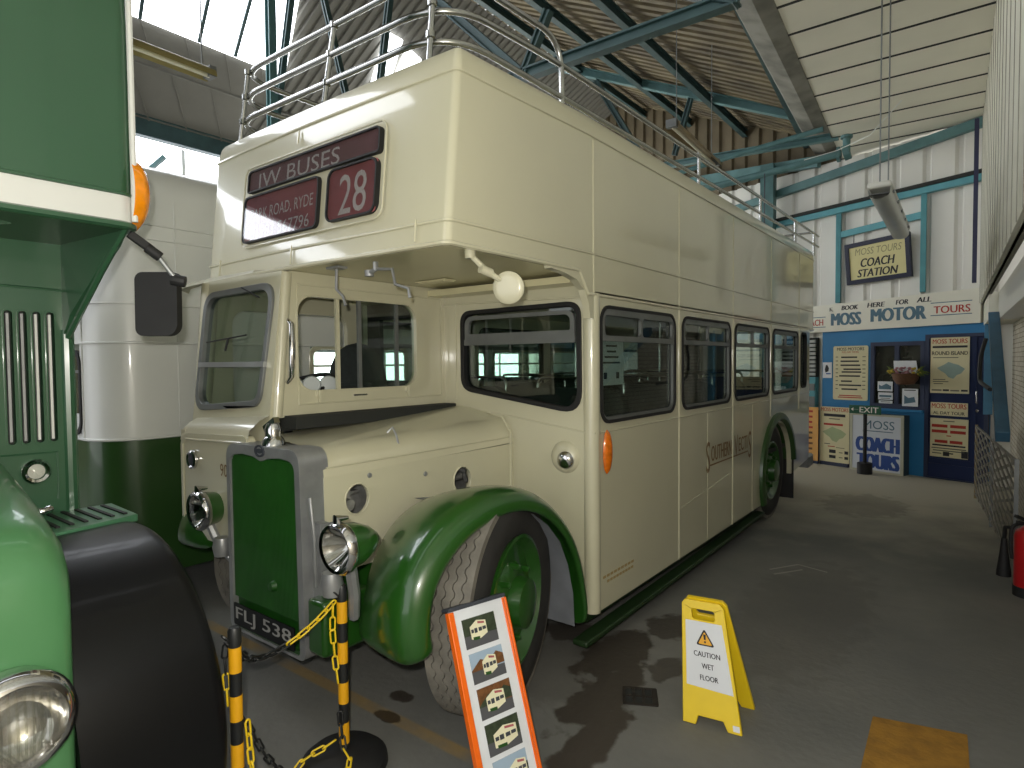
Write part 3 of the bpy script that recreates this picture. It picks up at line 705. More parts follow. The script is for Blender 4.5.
# scuttle panel beside the radiator
mb = MB(); mb.plate(rpoly([(-3.86, .74), (-3.1, .74), (-3.1, 1.37), (-3.86, 1.34)], [.03, .03, .05, .10]), [], lambda a, b, c=0: V((a, 1.72 - c, b)), .05); mb.grid([[V((-3.86, 1.72, 1.30)), V((-3.1, 1.72, 1.33))], [V((-3.86, 1.735, 1.36)), V((-3.1, 1.735, 1.395))], [V((-3.84, 1.765, 1.40)), V((-3.05, 1.765, 1.45))], [V((-3.82, 1.83, 1.44)), V((-3.03, 1.84, 1.49))]])
sc = mb.build('scuttle_panel', CREAM, bus, smooth=.6)
mb = MB(); mb.box(XF + .03, XF + .08, 1.73, 3.16, .74, 1.36); mb.build('scuttle_side', CREAM, bus)
mb = MB(); mb.tube([(-3.82, 1.716, .76), (-3.82, 1.716, 1.28), (-3.78, 1.716, 1.31), (-3.15, 1.716, 1.33)], .006, 6); mb.build('panel_bead', CREAM, sc)
mb = MB(); mb.text('908', lambda a, b, c=0: V((a, 1.716 - c, b)), -3.32, 1.165, w=.12, h=.07); mb.build('fleet_number', GOLD, sc)
mb = MB(); mb.lathe([(.055, 0), (.055, .015), (.045, .022), (.036, .015)], (-3.69, 1.715, 1.195), (0, -1, 0), 20); sl = mb.build('side_lamp', CHROME, bus, smooth=.6)
mb = MB(); mb.lathe([(0, .022), (.02, .02), (.037, .012)], (-3.69, 1.715, 1.195), (0, -1, 0), 18); mb.build('lamp_glass', CAPGREY, sl, smooth=.8)
# --- bonnet
def bon(y):
    k = (y - 1.80) / 1.36
    return (-2.53 + .10 * k, 1.345 + .035 * k + .01, -3.06, 1.36 + .095 * k)   # right x, right-top z, left x, crown z
P = []
for i in range(9):
    y = 1.79 + 1.37 * i / 8; xr, zr, xl, zc = bon(y)
    row = [V((xr + .004, y, .72)), V((xr, y, zr - .16))]
    for k in range(7):
        a = math.radians(90 * k / 6); row.append(V((xr - .14 + .14 * math.cos(a), y, zr - .16 + (.14 + (zc - zr) * .4) * math.sin(a))))
    row += [V((-2.8, y, zc - .01)), V((xl, y, zc))]
    P.append(row)
top = [[r[1]] + r[2:] for r in P]
mb = MB(); mb.grid(top); bo = mb.build('bonnet', CREAM, bus, smooth=.8)
# flat bonnet side with the two round openings
def fside(a, b, c=0.0):
    k = (a - 1.80) / 1.36; return V((-2.53 + .10 * k + c, a, b))
h1 = circ(1.975, 1.065, .068, 28, .075); h2 = circ(2.705, 1.055, .068, 28, .075)
mb = MB(); mb.plate([(1.79, .72), (3.16, .72), (3.16, 1.225), (1.79, 1.20)], [h1, h2], fside, .015); bs = mb.build('bonnet_side', CREAM, bus)
for h, hc in ((h1, (1.975, 1.065)), (h2, (2.705, 1.055))):
    rim(circ(*hc, .075, 28, .082), circ(*hc, .067, 28, .074), fside, .012, CREAM, 'opening_rim', bs, .006)
mb = MB(); mb.tube([fside(1.80, 1.245, .004), fside(3.15, 1.27, .004)], .004, 6); mb.tube([fside(3.13, .8, .004), fside(3.13, 1.3, .004), (-2.50, 3.13, 1.40)], .008, 6); mb.build('hinge_line', CREAM, bo)
mb = MB()
for (y, z) in ((2.05, 1.175), (2.42, 1.13)): mb.lathe([(0, .006), (.012, .006), (.014, 0)], fside(y, z, .002), (1, 0, 0), 12)
mb.tube([(-2.60, 2.25, 1.37), (-2.58, 2.27, 1.40), (-2.55, 2.27, 1.36), (-2.53, 2.28, 1.27)], .006, 6); mb.build('bonnet_catch', ALU, bo)
mb = MB(); mb.box(-3.06, -2.92, 1.9, 3.15, 1.40, 1.468); mb.box(-3.3, -3.06, 1.9, 3.15, 1.38, 1.44); mb.build('bonnet_gap', GAP, bus)
# engine seen through the openings
mb = MB(); rg = random.Random(3)
mb.box(-3.0, -2.75, 1.95, 3.05, .75, 1.25)
for k in range(16):
    y = 1.85 + rg.random() * 1.2; z = .98 + rg.random() * .2; x = -2.62 + rg.random() * .05
    mb.tube([(x, y, z), (x, y + .1 * rg.uniform(-1, 1), z + .14 * rg.uniform(-1, 1))], .008 + .012 * rg.random(), 8)
for (y, z) in ((1.96, 1.03), (2.7, 1.03)): mb.lathe([(0, .05), (.03, .045), (.035, 0), (.02, 0)], (-2.60, y, z), (1, 0, 0), 14); mb.box(-2.66, -2.59, y - .012, y + .03, z, z + .14); mb.box(-2.65, -2.60, y - .09, y + .09, z + .045, z + .06)
mb.build('engine', ENGINE, bus, smooth=.6)
mb = MB(); mb.box(-3.05, -2.60, 1.82, 3.12, .5, .74); mb.build('engine_tray', DARK, bus)
# --- radiator
fR = lambda a, b, c=0.0: V((a, 1.66 - c, b))
mb = MB()
ro = rpoly([(-3.20, .345), (-2.515, .345), (-2.54, 1.345), (-3.205, 1.335)], [.05, .05, .085, .085], 6)
ri = rpoly([(-3.165, .36), (-2.56, .36), (-2.58, 1.285), (-2.70, 1.295), (-2.80, 1.285), (-2.87, 1.265), (-2.94, 1.285), (-3.04, 1.29), (-3.172, 1.275)], [.03, .03, .06, .05, .03, .04, .03, .05, .06], 4)
mb.plate(ro, [ri], fR, .16); mb.bar((-2.51, 1.74, .38), (-2.51, 1.74, 1.0), .05, .10, (1, 0, 0)); mb.tube([(-2.515, 1.70, 1.12), (-2.49, 1.70, .95), (-2.485, 1.70, .70)], .01, 8)
rad = mb.build('radiator_shell', ALU, bus, bevel=.014)
mb = MB(); x = -3.17
mb.plate(ri, [], fR, .02, -.03)
mb2 = MB()
while x < -2.57:
    mb2.box(x, x + .0055, 1.672, 1.684, .52, 1.275); x += .011
gr = mb.build('radiator_grille', GRILLE, bus)
mb2.build('grille_slat', GRILLE, gr)
mb = MB(); mb.lathe([(0, .03), (.02, .026), (.03, .0)], (-2.79, 1.675, .65), (0, -1, 0), 14); mb.build('starting_handle_cover', GRILLE, gr, smooth=.8)
mb = MB(); mb.plate(circ(-2.87, 1.318, .042, 24, .03), [circ(-2.87, 1.318, .034, 24, .022)], fR, .01, .008); mb.plate(circ(-2.87, 1.318, .028, 18, .012), [], fR, .004, .006); bd = mb.build('radiator_badge', CAPGREY, bus)
mb = MB(); mb.plate(rr(-3.155, -2.60, .375, .49, .008), [], fR, .006, .004); npl = mb.build('number_plate', BLACKP, bus)
mb = MB(); mb.text('FLJ 538', fR, -2.877, .432, w=.51, h=.082, bold=.014, c=.0045); mb.build('lettering', SILVERL, npl)
mb = MB(); mb.plate(rr(-3.16, -2.565, .35, .38, .005), [], fR, .02, -.01); mb.build('apron', GREEN, bus)
mb = MB(); mb.lathe([(.06, 0), (.055, .03), (.04, .05), (.04, .09), (.03, .115), (0, .12)], (-2.865, 1.73, 1.335), (0, 0, 1), 20); mb.bar((-2.93, 1.73, 1.42), (-2.83, 1.73, 1.47), .03, .03); mb.build('filler_cap', CHROME, bus, smooth=.6)
# front frame ends under the radiator
mb = MB(); mb.box(-2.50, -2.37, 1.66, 1.95, .40, .66); mb.box(-3.30, -3.22, 1.70, 1.95, .42, .64); mb.box(-3.2, -2.55, 1.84, 3.1, .45, .72); mb.build('dumb_iron', GREEN, bus, bevel=.02)
# --- headlamps
for x, z, y in ((-2.09, .995, 1.54), (-3.44, .945, 1.62)):
    ax = V((0, -1, -.02)).normalized()
    mb = MB(); mb.lathe([(0, -.20), (.03, -.19), (.062, -.15), (.088, -.09), (.10, -.02), (.105, .0)], (x, y, z), ax, 28); hl = mb.build('headlamp', GREEN, bus, smooth=.8)
    mb = MB(); mb.lathe([(.104, -.025), (.112, -.01), (.112, .008), (.10, .022), (.088, .018)], (x, y, z), ax, 28); mb.tube([(x, y - .0, z + .10), (x, y - .01, z + .125), (x, y + .05, z + .118)], [.022, .018, .008], 8); mb.build('chrome_rim', CHROME, hl, smooth=.8)
    mb = MB(); mb.lathe([(.015, -.07), (.05, -.045), (.075, -.01), (.092, .012)], (x, y, z), ax, 28); mb.build('reflector', CHROME, hl, smooth=.8)
    mb = MB(); mb.lathe([(0, .028), (.05, .024), (.09, .014)], (x, y, z), ax, 28); mb.build('lens', LENS, hl, smooth=.8)
    s = 1 if x > CX else -1
    mb = MB(); mb.tube([(x, y + .06, z - .09), (x - .03 * s, y + .10, z - .22), (x - .10 * s, y + .15, .64)], .025, 8); mb.lathe([(.04, 0), (.05, .05), (.04, .10), (0, .1)], (x - .13 * s, y + .06, z - .24), (0, 0, 1), 14); mb.build('lamp_bracket', ALU, hl, smooth=.7)
# --- wheels
def wheel(x, y, r, w, s, steer=0.0, name='wheel'):
    """s = +1 when the outside faces +X"""
    c = V((x, y, r)); st_ = math.radians(steer); ax = V((s * math.cos(st_), s * math.sin(st_), 0)); fw = V((-math.sin(st_), math.cos(st_), 0))
    pr = [(r * .60, -.02), (r * .74, .006), (r * .86, .006), (r * .945, -.02)]
    mb = MB(); mb.lathe(pr + [(r * .945, -w + .02), (r * .80, -w), (r * .60, -w)], c, ax, 56); o = mb.build(name, WALLT, bus, smooth=.6)
    mb = MB(); N = 192
    # zig-zag ribs
    ribs = 5; rw = (w - .03) / ribs
    for k in range(ribs):
        rows = []
        for i in range(N):
            a = 2 * math.pi * i / N; z = .007 * (1 if i % 4 < 2 else -1)
            d = fw * math.cos(a) + V((0, 0, math.sin(a)))
            h0 = -.012 - k * rw - .003 + (z if k else 0); h1 = -.012 - (k + 1) * rw + .003 + (z if k < ribs - 1 else 0)
            rows.append([c + d * r * .94 + ax * h0, c + d * r + ax * h0, c + d * r + ax * h1, c + d * r * .94 + ax * h1])
        mb.grid(rows, closed_u=True)
    mb.build('tread', TREAD, o)
    mb = MB(); mb.lathe([(r * .60, -.02), (r * .615, .0), (r * .585, .004), (r * .56, -.02), (r * .52, -.055), (r * .36, -.05), (r * .30, -.02), (r * .24, -.01), (r * .22, .05), (r * .13, .065), (0, .065)], c, ax, 40); ri_ = mb.build('rim', GREEN, o, smooth=.5)
    for k in range(8):
        mb = MB(); a = 2 * math.pi * k / 8; q = c + (fw * math.cos(a) + V((0, 0, math.sin(a)))) * r * .33 - ax * .05; mb.lathe([(.016, 0), (.016, .055), (.008, .062), (0, .062)], q, ax, 6); mb.build('wheel_nut', GREEN, o)
    return o
wheel(-1.85, 2.44, .545, .25, 1, 15); wheel(XF + .02, 2.36, .545, .27, -1, 15)
wheel(-1.88, 7.15, .525, .27, 1); wheel(XF + .05, 7.15, .525, .27, -1)
mb = MB(); mb.tube([(XF + .2, 2.42, .5), (-2.1, 2.42, .5)], .07, 10); mb.tube([(XF + .2, 7.15, .52), (-2.1, 7.15, .52)], .12, 12); mb.build('axle', DARK, bus)
# --- front wings: one swept sheet each, domed crown, rolled outer lip
def wing(sg, name):
    def X(x): return x if sg > 0 else 2 * CX - x
    path = [(1.69, .475), (1.655, .56), (1.645, .67), (1.665, .80), (1.74, .93), (1.87, 1.04), (2.04, 1.11), (2.22, 1.145), (2.42, 1.135), (2.60, 1.075), (2.76, .97), (2.89, .84), (2.98, .69), (3.035, .52), (3.065, .36), (3.07, .20)]
    path = [(y + .02, z) for y, z in path]
    if sg < 0: path = path[2:]
    P = []
    n = len(path)
    for i, (y, z) in enumerate(path):
        a = V((0, *path[max(i - 1, 0)])); b = V((0, *path[min(i + 1, n - 1)]))
        t = (b - a).normalized(); nrm = V((0, -t.z, t.y))          # outward
        k = i / (n - 1)
        inner = -2.24 - .16 * min(1, max(0, (k - .15) / .3))
        lip = .10 * (1 - .55 * max(0, (k - .5) * 2)); fall = (.20 * max(0, 1 - k * .9) + .02) * min(1, .12 + k * 3.2)
        rowp = []
        for u in (0, .22, .5, .78):
            x = inner + (-1.92 - inner) * u
            rowp.append(V((X(x), y, z)) - nrm * fall * (1 - u) ** 1.8)
        for q in range(8):
            an = math.radians(90 - 95 * q / 7)
            rowp.append(V((X(-1.92 + .115 * math.cos(an)), y, z)) + nrm * (lip * (math.sin(an) - 1)))
        rowp.append(V((X(-1.82), y, z)) - nrm * (lip * 1.25)); rowp.append(V((X(-1.84), y, z)) - nrm * (lip * 1.2)); rowp.append(V((X(-1.92), y, z)) - nrm * .035)
        rowp.append(V((X(inner), y, z)) - nrm * (fall + .035))
        P.append(rowp)
    mb = MB(); mb.grid(P, closed_v=True); m0 = len(mb.f)
    nv = len(P[0]); mb.f += [tuple(range(nv)), tuple(range((n - 1) * nv, n * nv))]; mb.mi += [0, 0]
    o = mb.build(name, GREEN, bus, smooth=.9)
    sub = o.modifiers.new('smooth', 'SUBSURF'); sub.levels = sub.render_levels = 2
    return o
wing(1, 'front_wing'); wing(-1, 'front_wing')
mb = MB(); P = []
for i in range(8):
    y, z = ((2.30, 1.02), (2.45, 1.0), (2.6, .955), (2.73, .87), (2.85, .75), (2.93, .6), (2.985, .42), (3.0, .22))[i]; P.append([V((-2.45, y, z)), V((-1.87, y, z))])
mb.grid(P); mb.build('wheel_arch_liner', mat('arch_grey', '7b7f86', .75, var=.25, scale=5), bus, smooth=.8)
# --- handrails above the deck
def fillet(pts, r, n=6):
    P = [V(pts[0])]
    for i in range(1, len(pts) - 1):
        p, a, b = V(pts[i]), V(pts[i - 1]), V(pts[i + 1]); u = (a - p).normalized(); w = (b - p).normalized()
        d = min(r, (a - p).length * .49, (b - p).length * .49)
        for k in range(n + 1):
            t = k / n; P.append(p + u * d * (1 - t) ** 2 + w * d * t ** 2)
    return P + [V(pts[-1])]
XL, XR2 = -3.76, -1.95
rails = []
mb = MB(); mb.tube(fillet([(XR2, 9.75, 3.36), (XR2, 2.07, 3.245), (XL - .08, 2.07, 3.265), (XL - .08, 9.6, 3.40)], .30, 8), .016, 10); hr = mb.build('hand_rail', STEEL, bus, smooth=.8)
mb = MB(); mb.tube(fillet([(XR2, 9.75, 3.51), (XR2, 3.0, 3.44), (XR2, 2.07, 3.38), (XL - .03, 2.07, 3.405), (XL - .03, 9.6, 3.53)], .30, 8), .016, 10); mb.build('hand_rail', STEEL, bus, smooth=.8)
mb = MB(); mb.tube(fillet([(XR2, 3.02, 3.15), (XR2, 3.02, 3.58), (XR2, 2.07, 3.53), (XL + .03, 2.07, 3.545), (XL + .03, 9.6, 3.66)], .26, 8), .016, 10); mb.build('hand_rail', STEEL, bus, smooth=.8)
for (x, y, zt) in ((-3.615, 2.07, 3.54), (-2.757, 2.07, 3.54), (-2.02, 2.07, 3.535)):
    mb = MB(); ln_ = .05 if x > -2.5 else .13; mb.tube([(x - ln_, y, 3.06), (x, y, zt)], .014, 8)
    for z in (3.255, 3.395, zt - .005): mb.lathe([(0, -.02), (.022, -.014), (.022, .014), (0, .02)], (x - ln_ * (zt - z) / (zt - 3.06), y, z), (0, 0, 1), 10)
    mb.build('rail_post', STEEL, bus, smooth=.8)
for y in (5.13, 6.9, 8.4, 9.45):
    mb = MB(); mb.tube([(XR2, y, 3.10 if y < 9 else 3.2), (XR2, y, 3.45 + .008 * y)], .014, 8); mb.build('rail_post', STEEL, bus, smooth=.8)
    mb = MB(); mb.tube([(XL, y, 3.10 if y < 9 else 3.2), (XL, y, 3.6)], .014, 8); mb.build('rail_post', STEEL, bus, smooth=.8)
for y in (3.25, 4.3, 4.9, 5.6, 6.3, 7.0, 7.7, 8.3):      # tops of the seat frames on the open deck
    mb = MB(); mb.tube(fillet([(-2.05, y, 2.9), (-2.05, y, 3.26), (-2.55, y, 3.26), (-2.55, y, 2.9)], .08), .014, 8); mb.build('deck_seat_rail', STEEL, bus, smooth=.8)
mb = MB(); mb.tube(fillet([(XR2, 9.45, 3.52), (-2.5, 9.45, 3.52)], .1), .014, 8); mb.build('rear_rail', STEEL, bus, smooth=.8)
# --- interior of the lower saloon
mb = MB(); mb.box(XF + .06, XN - .06, 3.2, 8.78, .72, .76); mb.build('saloon_floor', DARK, bus)
for i in range(5):
    for x0 in (XF + .12, -2.75):
        y = 3.75 + i * .86
        mb = MB(); P = []
        mb.plate(rr(x0, x0 + .82, .95, 1.56, [.12, .12, .02, .02]), [], lambda a, b, c=0, y=y: V((a, y + (b - .95) * .10 + c, b)), .08); mb.box(x0, x0 + .82, y - .42, y, .95, 1.10)
        st = mb.build('saloon_seat', MOQ, bus, bevel=.02)
        mb = MB(); mb.tube(fillet([(x0 + .05, y + .07, 1.45), (x0 + .05, y + .08, 1.63), (x0 + .77, y + .08, 1.63), (x0 + .77, y + .07, 1.45)], .06), .012, 8); mb.build('grab_rail', STEEL, st, smooth=.8)
for y in (4.5, 6.2):
    mb = MB(); mb.tube([(-2.78, y, .76), (-2.78, y, 2.2)], .014, 8); mb.build('saloon_pole', STEEL, bus, smooth=.8)
mb = MB(); mb.box(-3.0, -2.2, 7.6, 7.66, .76, 1.5); mb.box(XF + .1, -2.95, 7.75, 7.8, .76, 2.2); mb.build('stair_panel', DARK, bus)
nt_ = MB(); nt_.mbox(lambda a, b, c=0: V((XN - .045 + c, a, b)), 3.30, 3.62, 1.60, 1.90, -.002, 0)
nt_.m = 1
for i, w in enumerate((.26, .14, .12, .18, .22)): nt_.mbox(lambda a, b, c=0: V((XN - .045 + c, a, b)), 3.46 - w / 2, 3.46 + w / 2, 1.875 - i * .035, 1.887 - i * .035, 0, .001)
for x in (3.38, 3.54): nt_.mbox(lambda a, b, c=0: V((XN - .045 + c, a, b)), x - .02, x + .02, 1.64, 1.68, 0, .001)
tag(nt_.build('paper_notice', [PAPER, INK]), 'pale paper notice inside the first side window of the cream bus', 'notice')

# ================================================================== the green bus at the left (front faces +X, nearside towards +Y)
gb_ = thing('green_bus', (-3.5, -.15, 0), 'green half-cab bus with a white band, black front wing and big chrome headlamp', 'bus')
GX, GY = -2.5, .985
mb = MB(); P = []
def gplan():
    r = .06
    pts = [(GX - .55, GY)] + [(GX - r + r * math.sin(math.radians(t)), GY - r + r * math.cos(math.radians(t))) for t in range(0, 91, 15)]
    pts += [(GX, GY - .3), (GX, 0.0), (GX, -.6), (GX - .02, -1.2), (GX - .10, -1.40)]
    return pts
rows = [[V((x, y, z)) for x, y in gplan()] for z in (2.255, 2.27, 2.375)]
mb.grid(rows); mb.grid([[p + V((-.02, 0, 0)) for p in r] for r in rows]); mb.build('white_band', WHITEP, gb_, smooth=.6)
mb = MB(); rows = [[V((x - (.0 if z < 3.4 else .03), y, z)) for x, y in gplan()] for z in (2.375, 3.0, 3.5, 3.9)]
mb.grid(rows); mb.box(-4.8, GX - .1, -1.4, GY - .06, 3.85, 3.9); mb.build('upper_panel', GREEN2, gb_, smooth=.6)
mb = MB(); mb.tube([V((x, y, 2.375)) + V((.002, 0, 0)) for x, y in gplan()], .007, 6); mb.tube([V((x, y, 2.262)) + V((.003, 0, 0)) for x, y in gplan()], .014, 6); mb.build('moulding', GREEN2, gb_, smooth=.7)
mb = MB(); mb.tube([(GX - .012, GY - .006, 2.28), (GX - .012, GY - .006, 3.86)], .011, 8); mb.build('corner_bead', WHITEP, gb_, smooth=.7)
mb = MB(); mb.box(-4.8, GX - .02, -1.4, GY - .02, 2.25, 2.27); mb.build('soffit', mat('soffit_green', '1c3f20', .35, coat=.3), gb_)
mb = MB(); mb.plate([(GX - .03, 2.27), (-2.62, 2.20), (-2.74, 2.12), (-2.86, 2.04), (-2.97, 1.96), (-3.04, 1.88), (-3.07, 1.80), (-3.07, 2.27)], [], lambda a, b, c=0: V((a, GY - .015 + c - .05 * min(1, max(0, (GX - .1 - a) / .4)), b)), .02); mb.tube([(GX - .03, GY - .03, 2.26), (-2.74, GY - .045, 2.11), (-3.04, GY - .07, 1.87)], .012, 6); mb.build('corner_gusset', GREEN2, gb_)
mb = MB(); mb.lathe([(.05, 0), (.04, -.012), (0, -.014)], (-2.72, .62, 2.262), (0, 0, 1), 18); mb.tube([(-2.66, .98 - .5, 2.258), (-2.66, .92, 2.258)], .004, 6); mb.build('soffit_lamp', CHROME, gb_, smooth=.6)
mb = MB(); mb.tube([(-2.84, .1, 2.255), (-2.84, .80, 2.255)], .005, 6); mb.build('soffit_strip', GREEN2, gb_)
# bulkhead with its tall vents
fG = lambda a, b, c=0.0: V((-3.05 + c, a, b))
sl_ = [(.705 + i * .046, .732 + i * .046, 1.44, 1.97) for i in range(4)]
mb = MB(); mb.plate([(-1.35, .45), (GY - .045, .45), (GY - .045, 2.27), (-1.35, 2.27)], [rr(a, b, c, d, .012, 3) for a, b, c, d in sl_], fG, .03); mb.box(-4.8, -3.06, GY - .08, GY - .045, .4, 2.27); mb.tube([fG(GY - .07, .9, -.01), fG(GY - .07, 1.9, -.01)], .026, 10); bh = mb.build('bulkhead', GREEN2, gb_)
for k, (a, b, c, d) in enumerate(sl_):
    mb = MB(); mb.plate(rr(a - .005, b + .005, c - .005, d + .005, .015, 3), [rr(a, b, c, d, .012, 3)], fG, .01, .006); mb.build('vent_frame', GREEN2, bh)
    mb = MB(); mb.mbox(fG, a, b, c, d, -.03, -.028); mb.m = 1; mb.mbox(fG, a + .009, b - .009, c + .01, d - .01, -.02, -.006); mb.build('vent_slat', [DARK, ALU if k < 2 else WHITEP], bh)
mb = MB(); mb.tube([fG(.66, 1.40, .004), fG(GY - .12, 1.395, .004), fG(GY - .12, 1.20, .004)], .004, 5); mb.tube([fG(.2, 1.40, .004), fG(.66, 1.40, .004)], .004, 5); mb.tube([fG(.2, 2.08, .004), fG(GY - .07, 2.06, .004)], .006, 5); mb.build('panel_bead', GREEN2, bh)
mb = MB(); mb.lathe([(.048, 0), (.05, .02), (.042, .03), (.032, .024)], fG(.79, 1.325, .0), (1, 0, 0), 22); sl2 = mb.build('side_lamp', CHROME, gb_, smooth=.6)
mb = MB(); mb.lathe([(0, .034), (.02, .03), (.033, .022)], fG(.79, 1.325, .0), (1, 0, 0), 18); mb.build('lens', LENS, sl2, smooth=.8)
mb = MB(); mb.lathe([(0, .014), (.03, .014)], fG(.79, 1.325, .0), (1, 0, 0), 18); mb.build('reflector', WHITEP, sl2)
# bonnet and cowl
mb = MB(); P = []
for x, w, zt, in_ in ((-3.05, .70, 1.47, 0), (-2.75, .68, 1.43, 0), (-2.45, .66, 1.385, 0), (-2.25, .645, 1.345, 0), (-2.15, .64, 1.315, 0), (-2.09, .632, 1.28, .0), (-2.045, .62, 1.235, 0), (-2.015, .607, 1.18, 0), (-2.002, .59, 1.10, 0), (-1.998, .56, 1.02, 0)):
    row = []; yc = -.02; r = .13
    pts = [(w, .30), (w, .7), (w, zt - r)] + [(w - r + r * math.cos(math.radians(t)), zt - r + r * math.sin(math.radians(t))) for t in (20, 40, 60, 80)] + [(w * .5, zt + .015), (0, zt + .02)]
    row = [V((x, yc + a, b)) for a, b in pts] + [V((x, yc - a, b)) for a, b in pts[::-1][1:]]
    P.append(row)
mb.grid(P); mb.f.append(tuple(range((len(P) - 1) * len(P[0]), len(P) * len(P[0])))); mb.mi.append(0)
bn = mb.build('bonnet_cowl', mat('cowl_green', '497a4e', .3, coat=.5, var=.06, scale=1.2), gb_, smooth=.9)
mb = MB(); mb.tube([(-2.72, .655, 1.22), (-2.70, .72, 1.225), (-2.72, .745, 1.225)], .014, 8); mb.build('bonnet_handle', CHROME, gb_, smooth=.8)
mb = MB(); hc = V((-1.955, .440, .835)); mb.lathe([(.125, -.05), (.138, -.03), (.142, .0), (.138, .022), (.122, .04), (.108, .045), (.10, .03)], hc, (1, .05, 0), 40); gh = mb.build('headlamp', CHROME, gb_, smooth=.6)
mb = MB(); mb.lathe([(0, -.035), (.05, -.025), (.085, .0), (.102, .03)], hc, (1, .05, 0), 36); mb.build('reflector', CHROME, gh, smooth=.8)
mb = MB(); mb.lathe([(.0, .055), (.04, .052), (.08, .042), (.102, .031)], hc, (1, .05, 0), 36)
for k in range(-5, 6):
    h = math.sqrt(max(0, .098 ** 2 - (k * .017) ** 2)); mb.tube([hc + V((.046 - abs(t) * .012, k * .017, h * t)) for t in (-1, -.5, 0, .5, 1)], .0035, 5)
mb.build('lens', LENS, gh, smooth=.8)
# tread plate step and black wing
mb = MB(); stp = [(-3.05, .70), (-2.66, .73), (-2.735, 1.045), (-3.05, 1.06)]
mb.plate(stp, [], lambda a, b, c=0: V((a, b, 1.145 + c)), .03); sp_ = mb.build('step_plate', mat('step_green', '4d7f5e', .4, metal=.2, var=.15), gb_, bevel=.005)
mb = MB()
for k in range(6): y = .765 + k * .048; mb.box(-3.02, -2.74 - k * .006, y, y + .014, 1.145, 1.151)
mb.build('tread_strip', RUBBER, sp_)
mb = MB(); P = []
for i in range(22):
    a = math.radians(99 - 127 * i / 21); R_ = .635
    y0 = .60; row = []
    for (y, dr) in ((y0, -.03), (y0, 0), (.98, 0), (1.005, -.004), (1.022, -.016), (1.03, -.035), (1.028, -.06), (1.0, -.06)):
        row.append(V((-2.63 + (R_ + dr) * math.cos(a), y, .50 + (R_ + dr) * math.sin(a))))
    P.append(row)
mb.grid(P, closed_v=True); mb.build('front_wing', BLACKP, gb_, smooth=.8)
mb = MB(); mb.tube([V((-2.63 + .618 * math.cos(a), y, .50 + .618 * math.sin(a))) for a, y in ((.30, .70), (.29, .705))], .006, 6)
for y in (.70, .82, .93): mb.lathe([(0, .004), (.008, .003), (.009, 0)], (-2.63 + .614 * math.cos(.34), y, .5 + .614 * math.sin(.34)), (math.cos(.34), 0, math.sin(.34)), 10)
mb.build('wing_rivet', ALU, gb_, smooth=.8)
mb = MB(); mb.lathe([(.30, -.02), (.45, .0), (.49, -.03), (.49, -.24), (.3, -.26)], (-2.63, .96, .49), (0, 1, 0), 40); gw = mb.build('wheel', RUBBER, gb_, smooth=.6)
mb = MB(); mb.lathe([(.31, -.02), (.28, -.06), (.12, -.05), (.1, .02), (0, .02)], (-2.63, .96, .49), (0, 1, 0), 28); mb.build('rim', GREEN2, gw, smooth=.6)
# amber side lamp at the corner, mirror on its arm
mb = MB(); mb.lathe([(.135, 0), (.132, .03), (.10, .055), (.05, .07), (0, .072)], (-2.60, GY, 2.395), (.15, 1, 0), 32); am = mb.build('side_indicator', mat('amber_big', 'ff9a10', .2, coat=.6, var=.25, scale=25), gb_, smooth=1); am['label'] = 'big round amber side indicator'
mb = MB(); mb.bar((-2.56, .975, 2.245), (-2.545, 1.05, 2.19), .025, .03); mb.tube([(-2.548, 1.03, 2.20), (-2.535, 1.075, 2.165)], .020, 10); mb.build('mirror_clamp', RUBBER, gb_, bevel=.004)
mb = MB(); mb.tube([(-2.538, 1.065, 2.172), (-2.515, 1.12, 2.085)], .009, 8); ga = mb.build('mirror_arm', ALU, gb_, smooth=.8)
mb = MB(); mb.tube([(-2.53, 1.11, 2.085), (-2.50, 1.15, 2.075)], .022, 10)
fm2 = frame_map((-2.60, 1.095, 1.99), V((.75, .66, 0)).normalized(), (0.02, 0, 1))
mb.plate(rr(-.085, .075, -.125, .125, [.02, .03, .03, .045], 5), [], fm2, .045, .022); mb.build('mirror_head', RUBBER, ga, bevel=.012)

# ================================================================== the white and green bus standing behind
wb = thing('white_bus', (-5.6, 5, 0), 'white and green bus standing between the green bus and the cream bus', 'bus')
WX, WY, WL = -4.60, 1.55, -6.9
def wplan(ins=0.0):
    P = []; r = .30 - ins * .5
    for x in (WL, -6.2, -5.6, -5.2): P.append((x, WY + ins))
    for k in range(9):
        a = math.radians(-90 + 90 * k / 8); P.append((WX - ins - r + r * math.cos(a), WY + ins + r + r * math.sin(a)))
    for y in (2.2, 3, 4, 6, 8, 10): P.append((WX - ins, y))
    return P
def wring(z, ins=0.0): return [V((x, y, z)) for x, y in wplan(ins)]
mb = MB(); mb.grid([wring(z) for z in (.28, .6, 1.0, 1.245)]); mb.build('lower_panel', GREEND, wb, smooth=.7)
mb = MB(); mb.grid([wring(1.245), wring(1.42)]); mb.grid([wring(1.90), wring(2.2), wring(2.6), wring(2.95), wring(3.04, .03), wring(3.12, .09), wring(3.17, .18), wring(3.20, .35), wring(3.22, .8)])
def wseg(P, z0, z1): return [[V((x, y, z)) for x, y in P] for z in (z0, z1)]
wp = wplan()
mb.grid(wseg([p for p in wp if p[1] >= 1.55 and p[0] > -5.03] [:0] + [(-4.94, WY)] + [p for p in wp if p[0] > -4.93 and p[1] < 3.01], 1.42, 1.90))
ybars = [3.0, 3.14, 4.25, 4.37, 5.48, 5.60, 6.71, 6.83, 7.94, 8.06, 10]
for k in range(0, len(ybars) - 1, 2): mb.grid(wseg([(WX, ybars[k]), (WX, ybars[k + 1])], 1.42, 1.90))
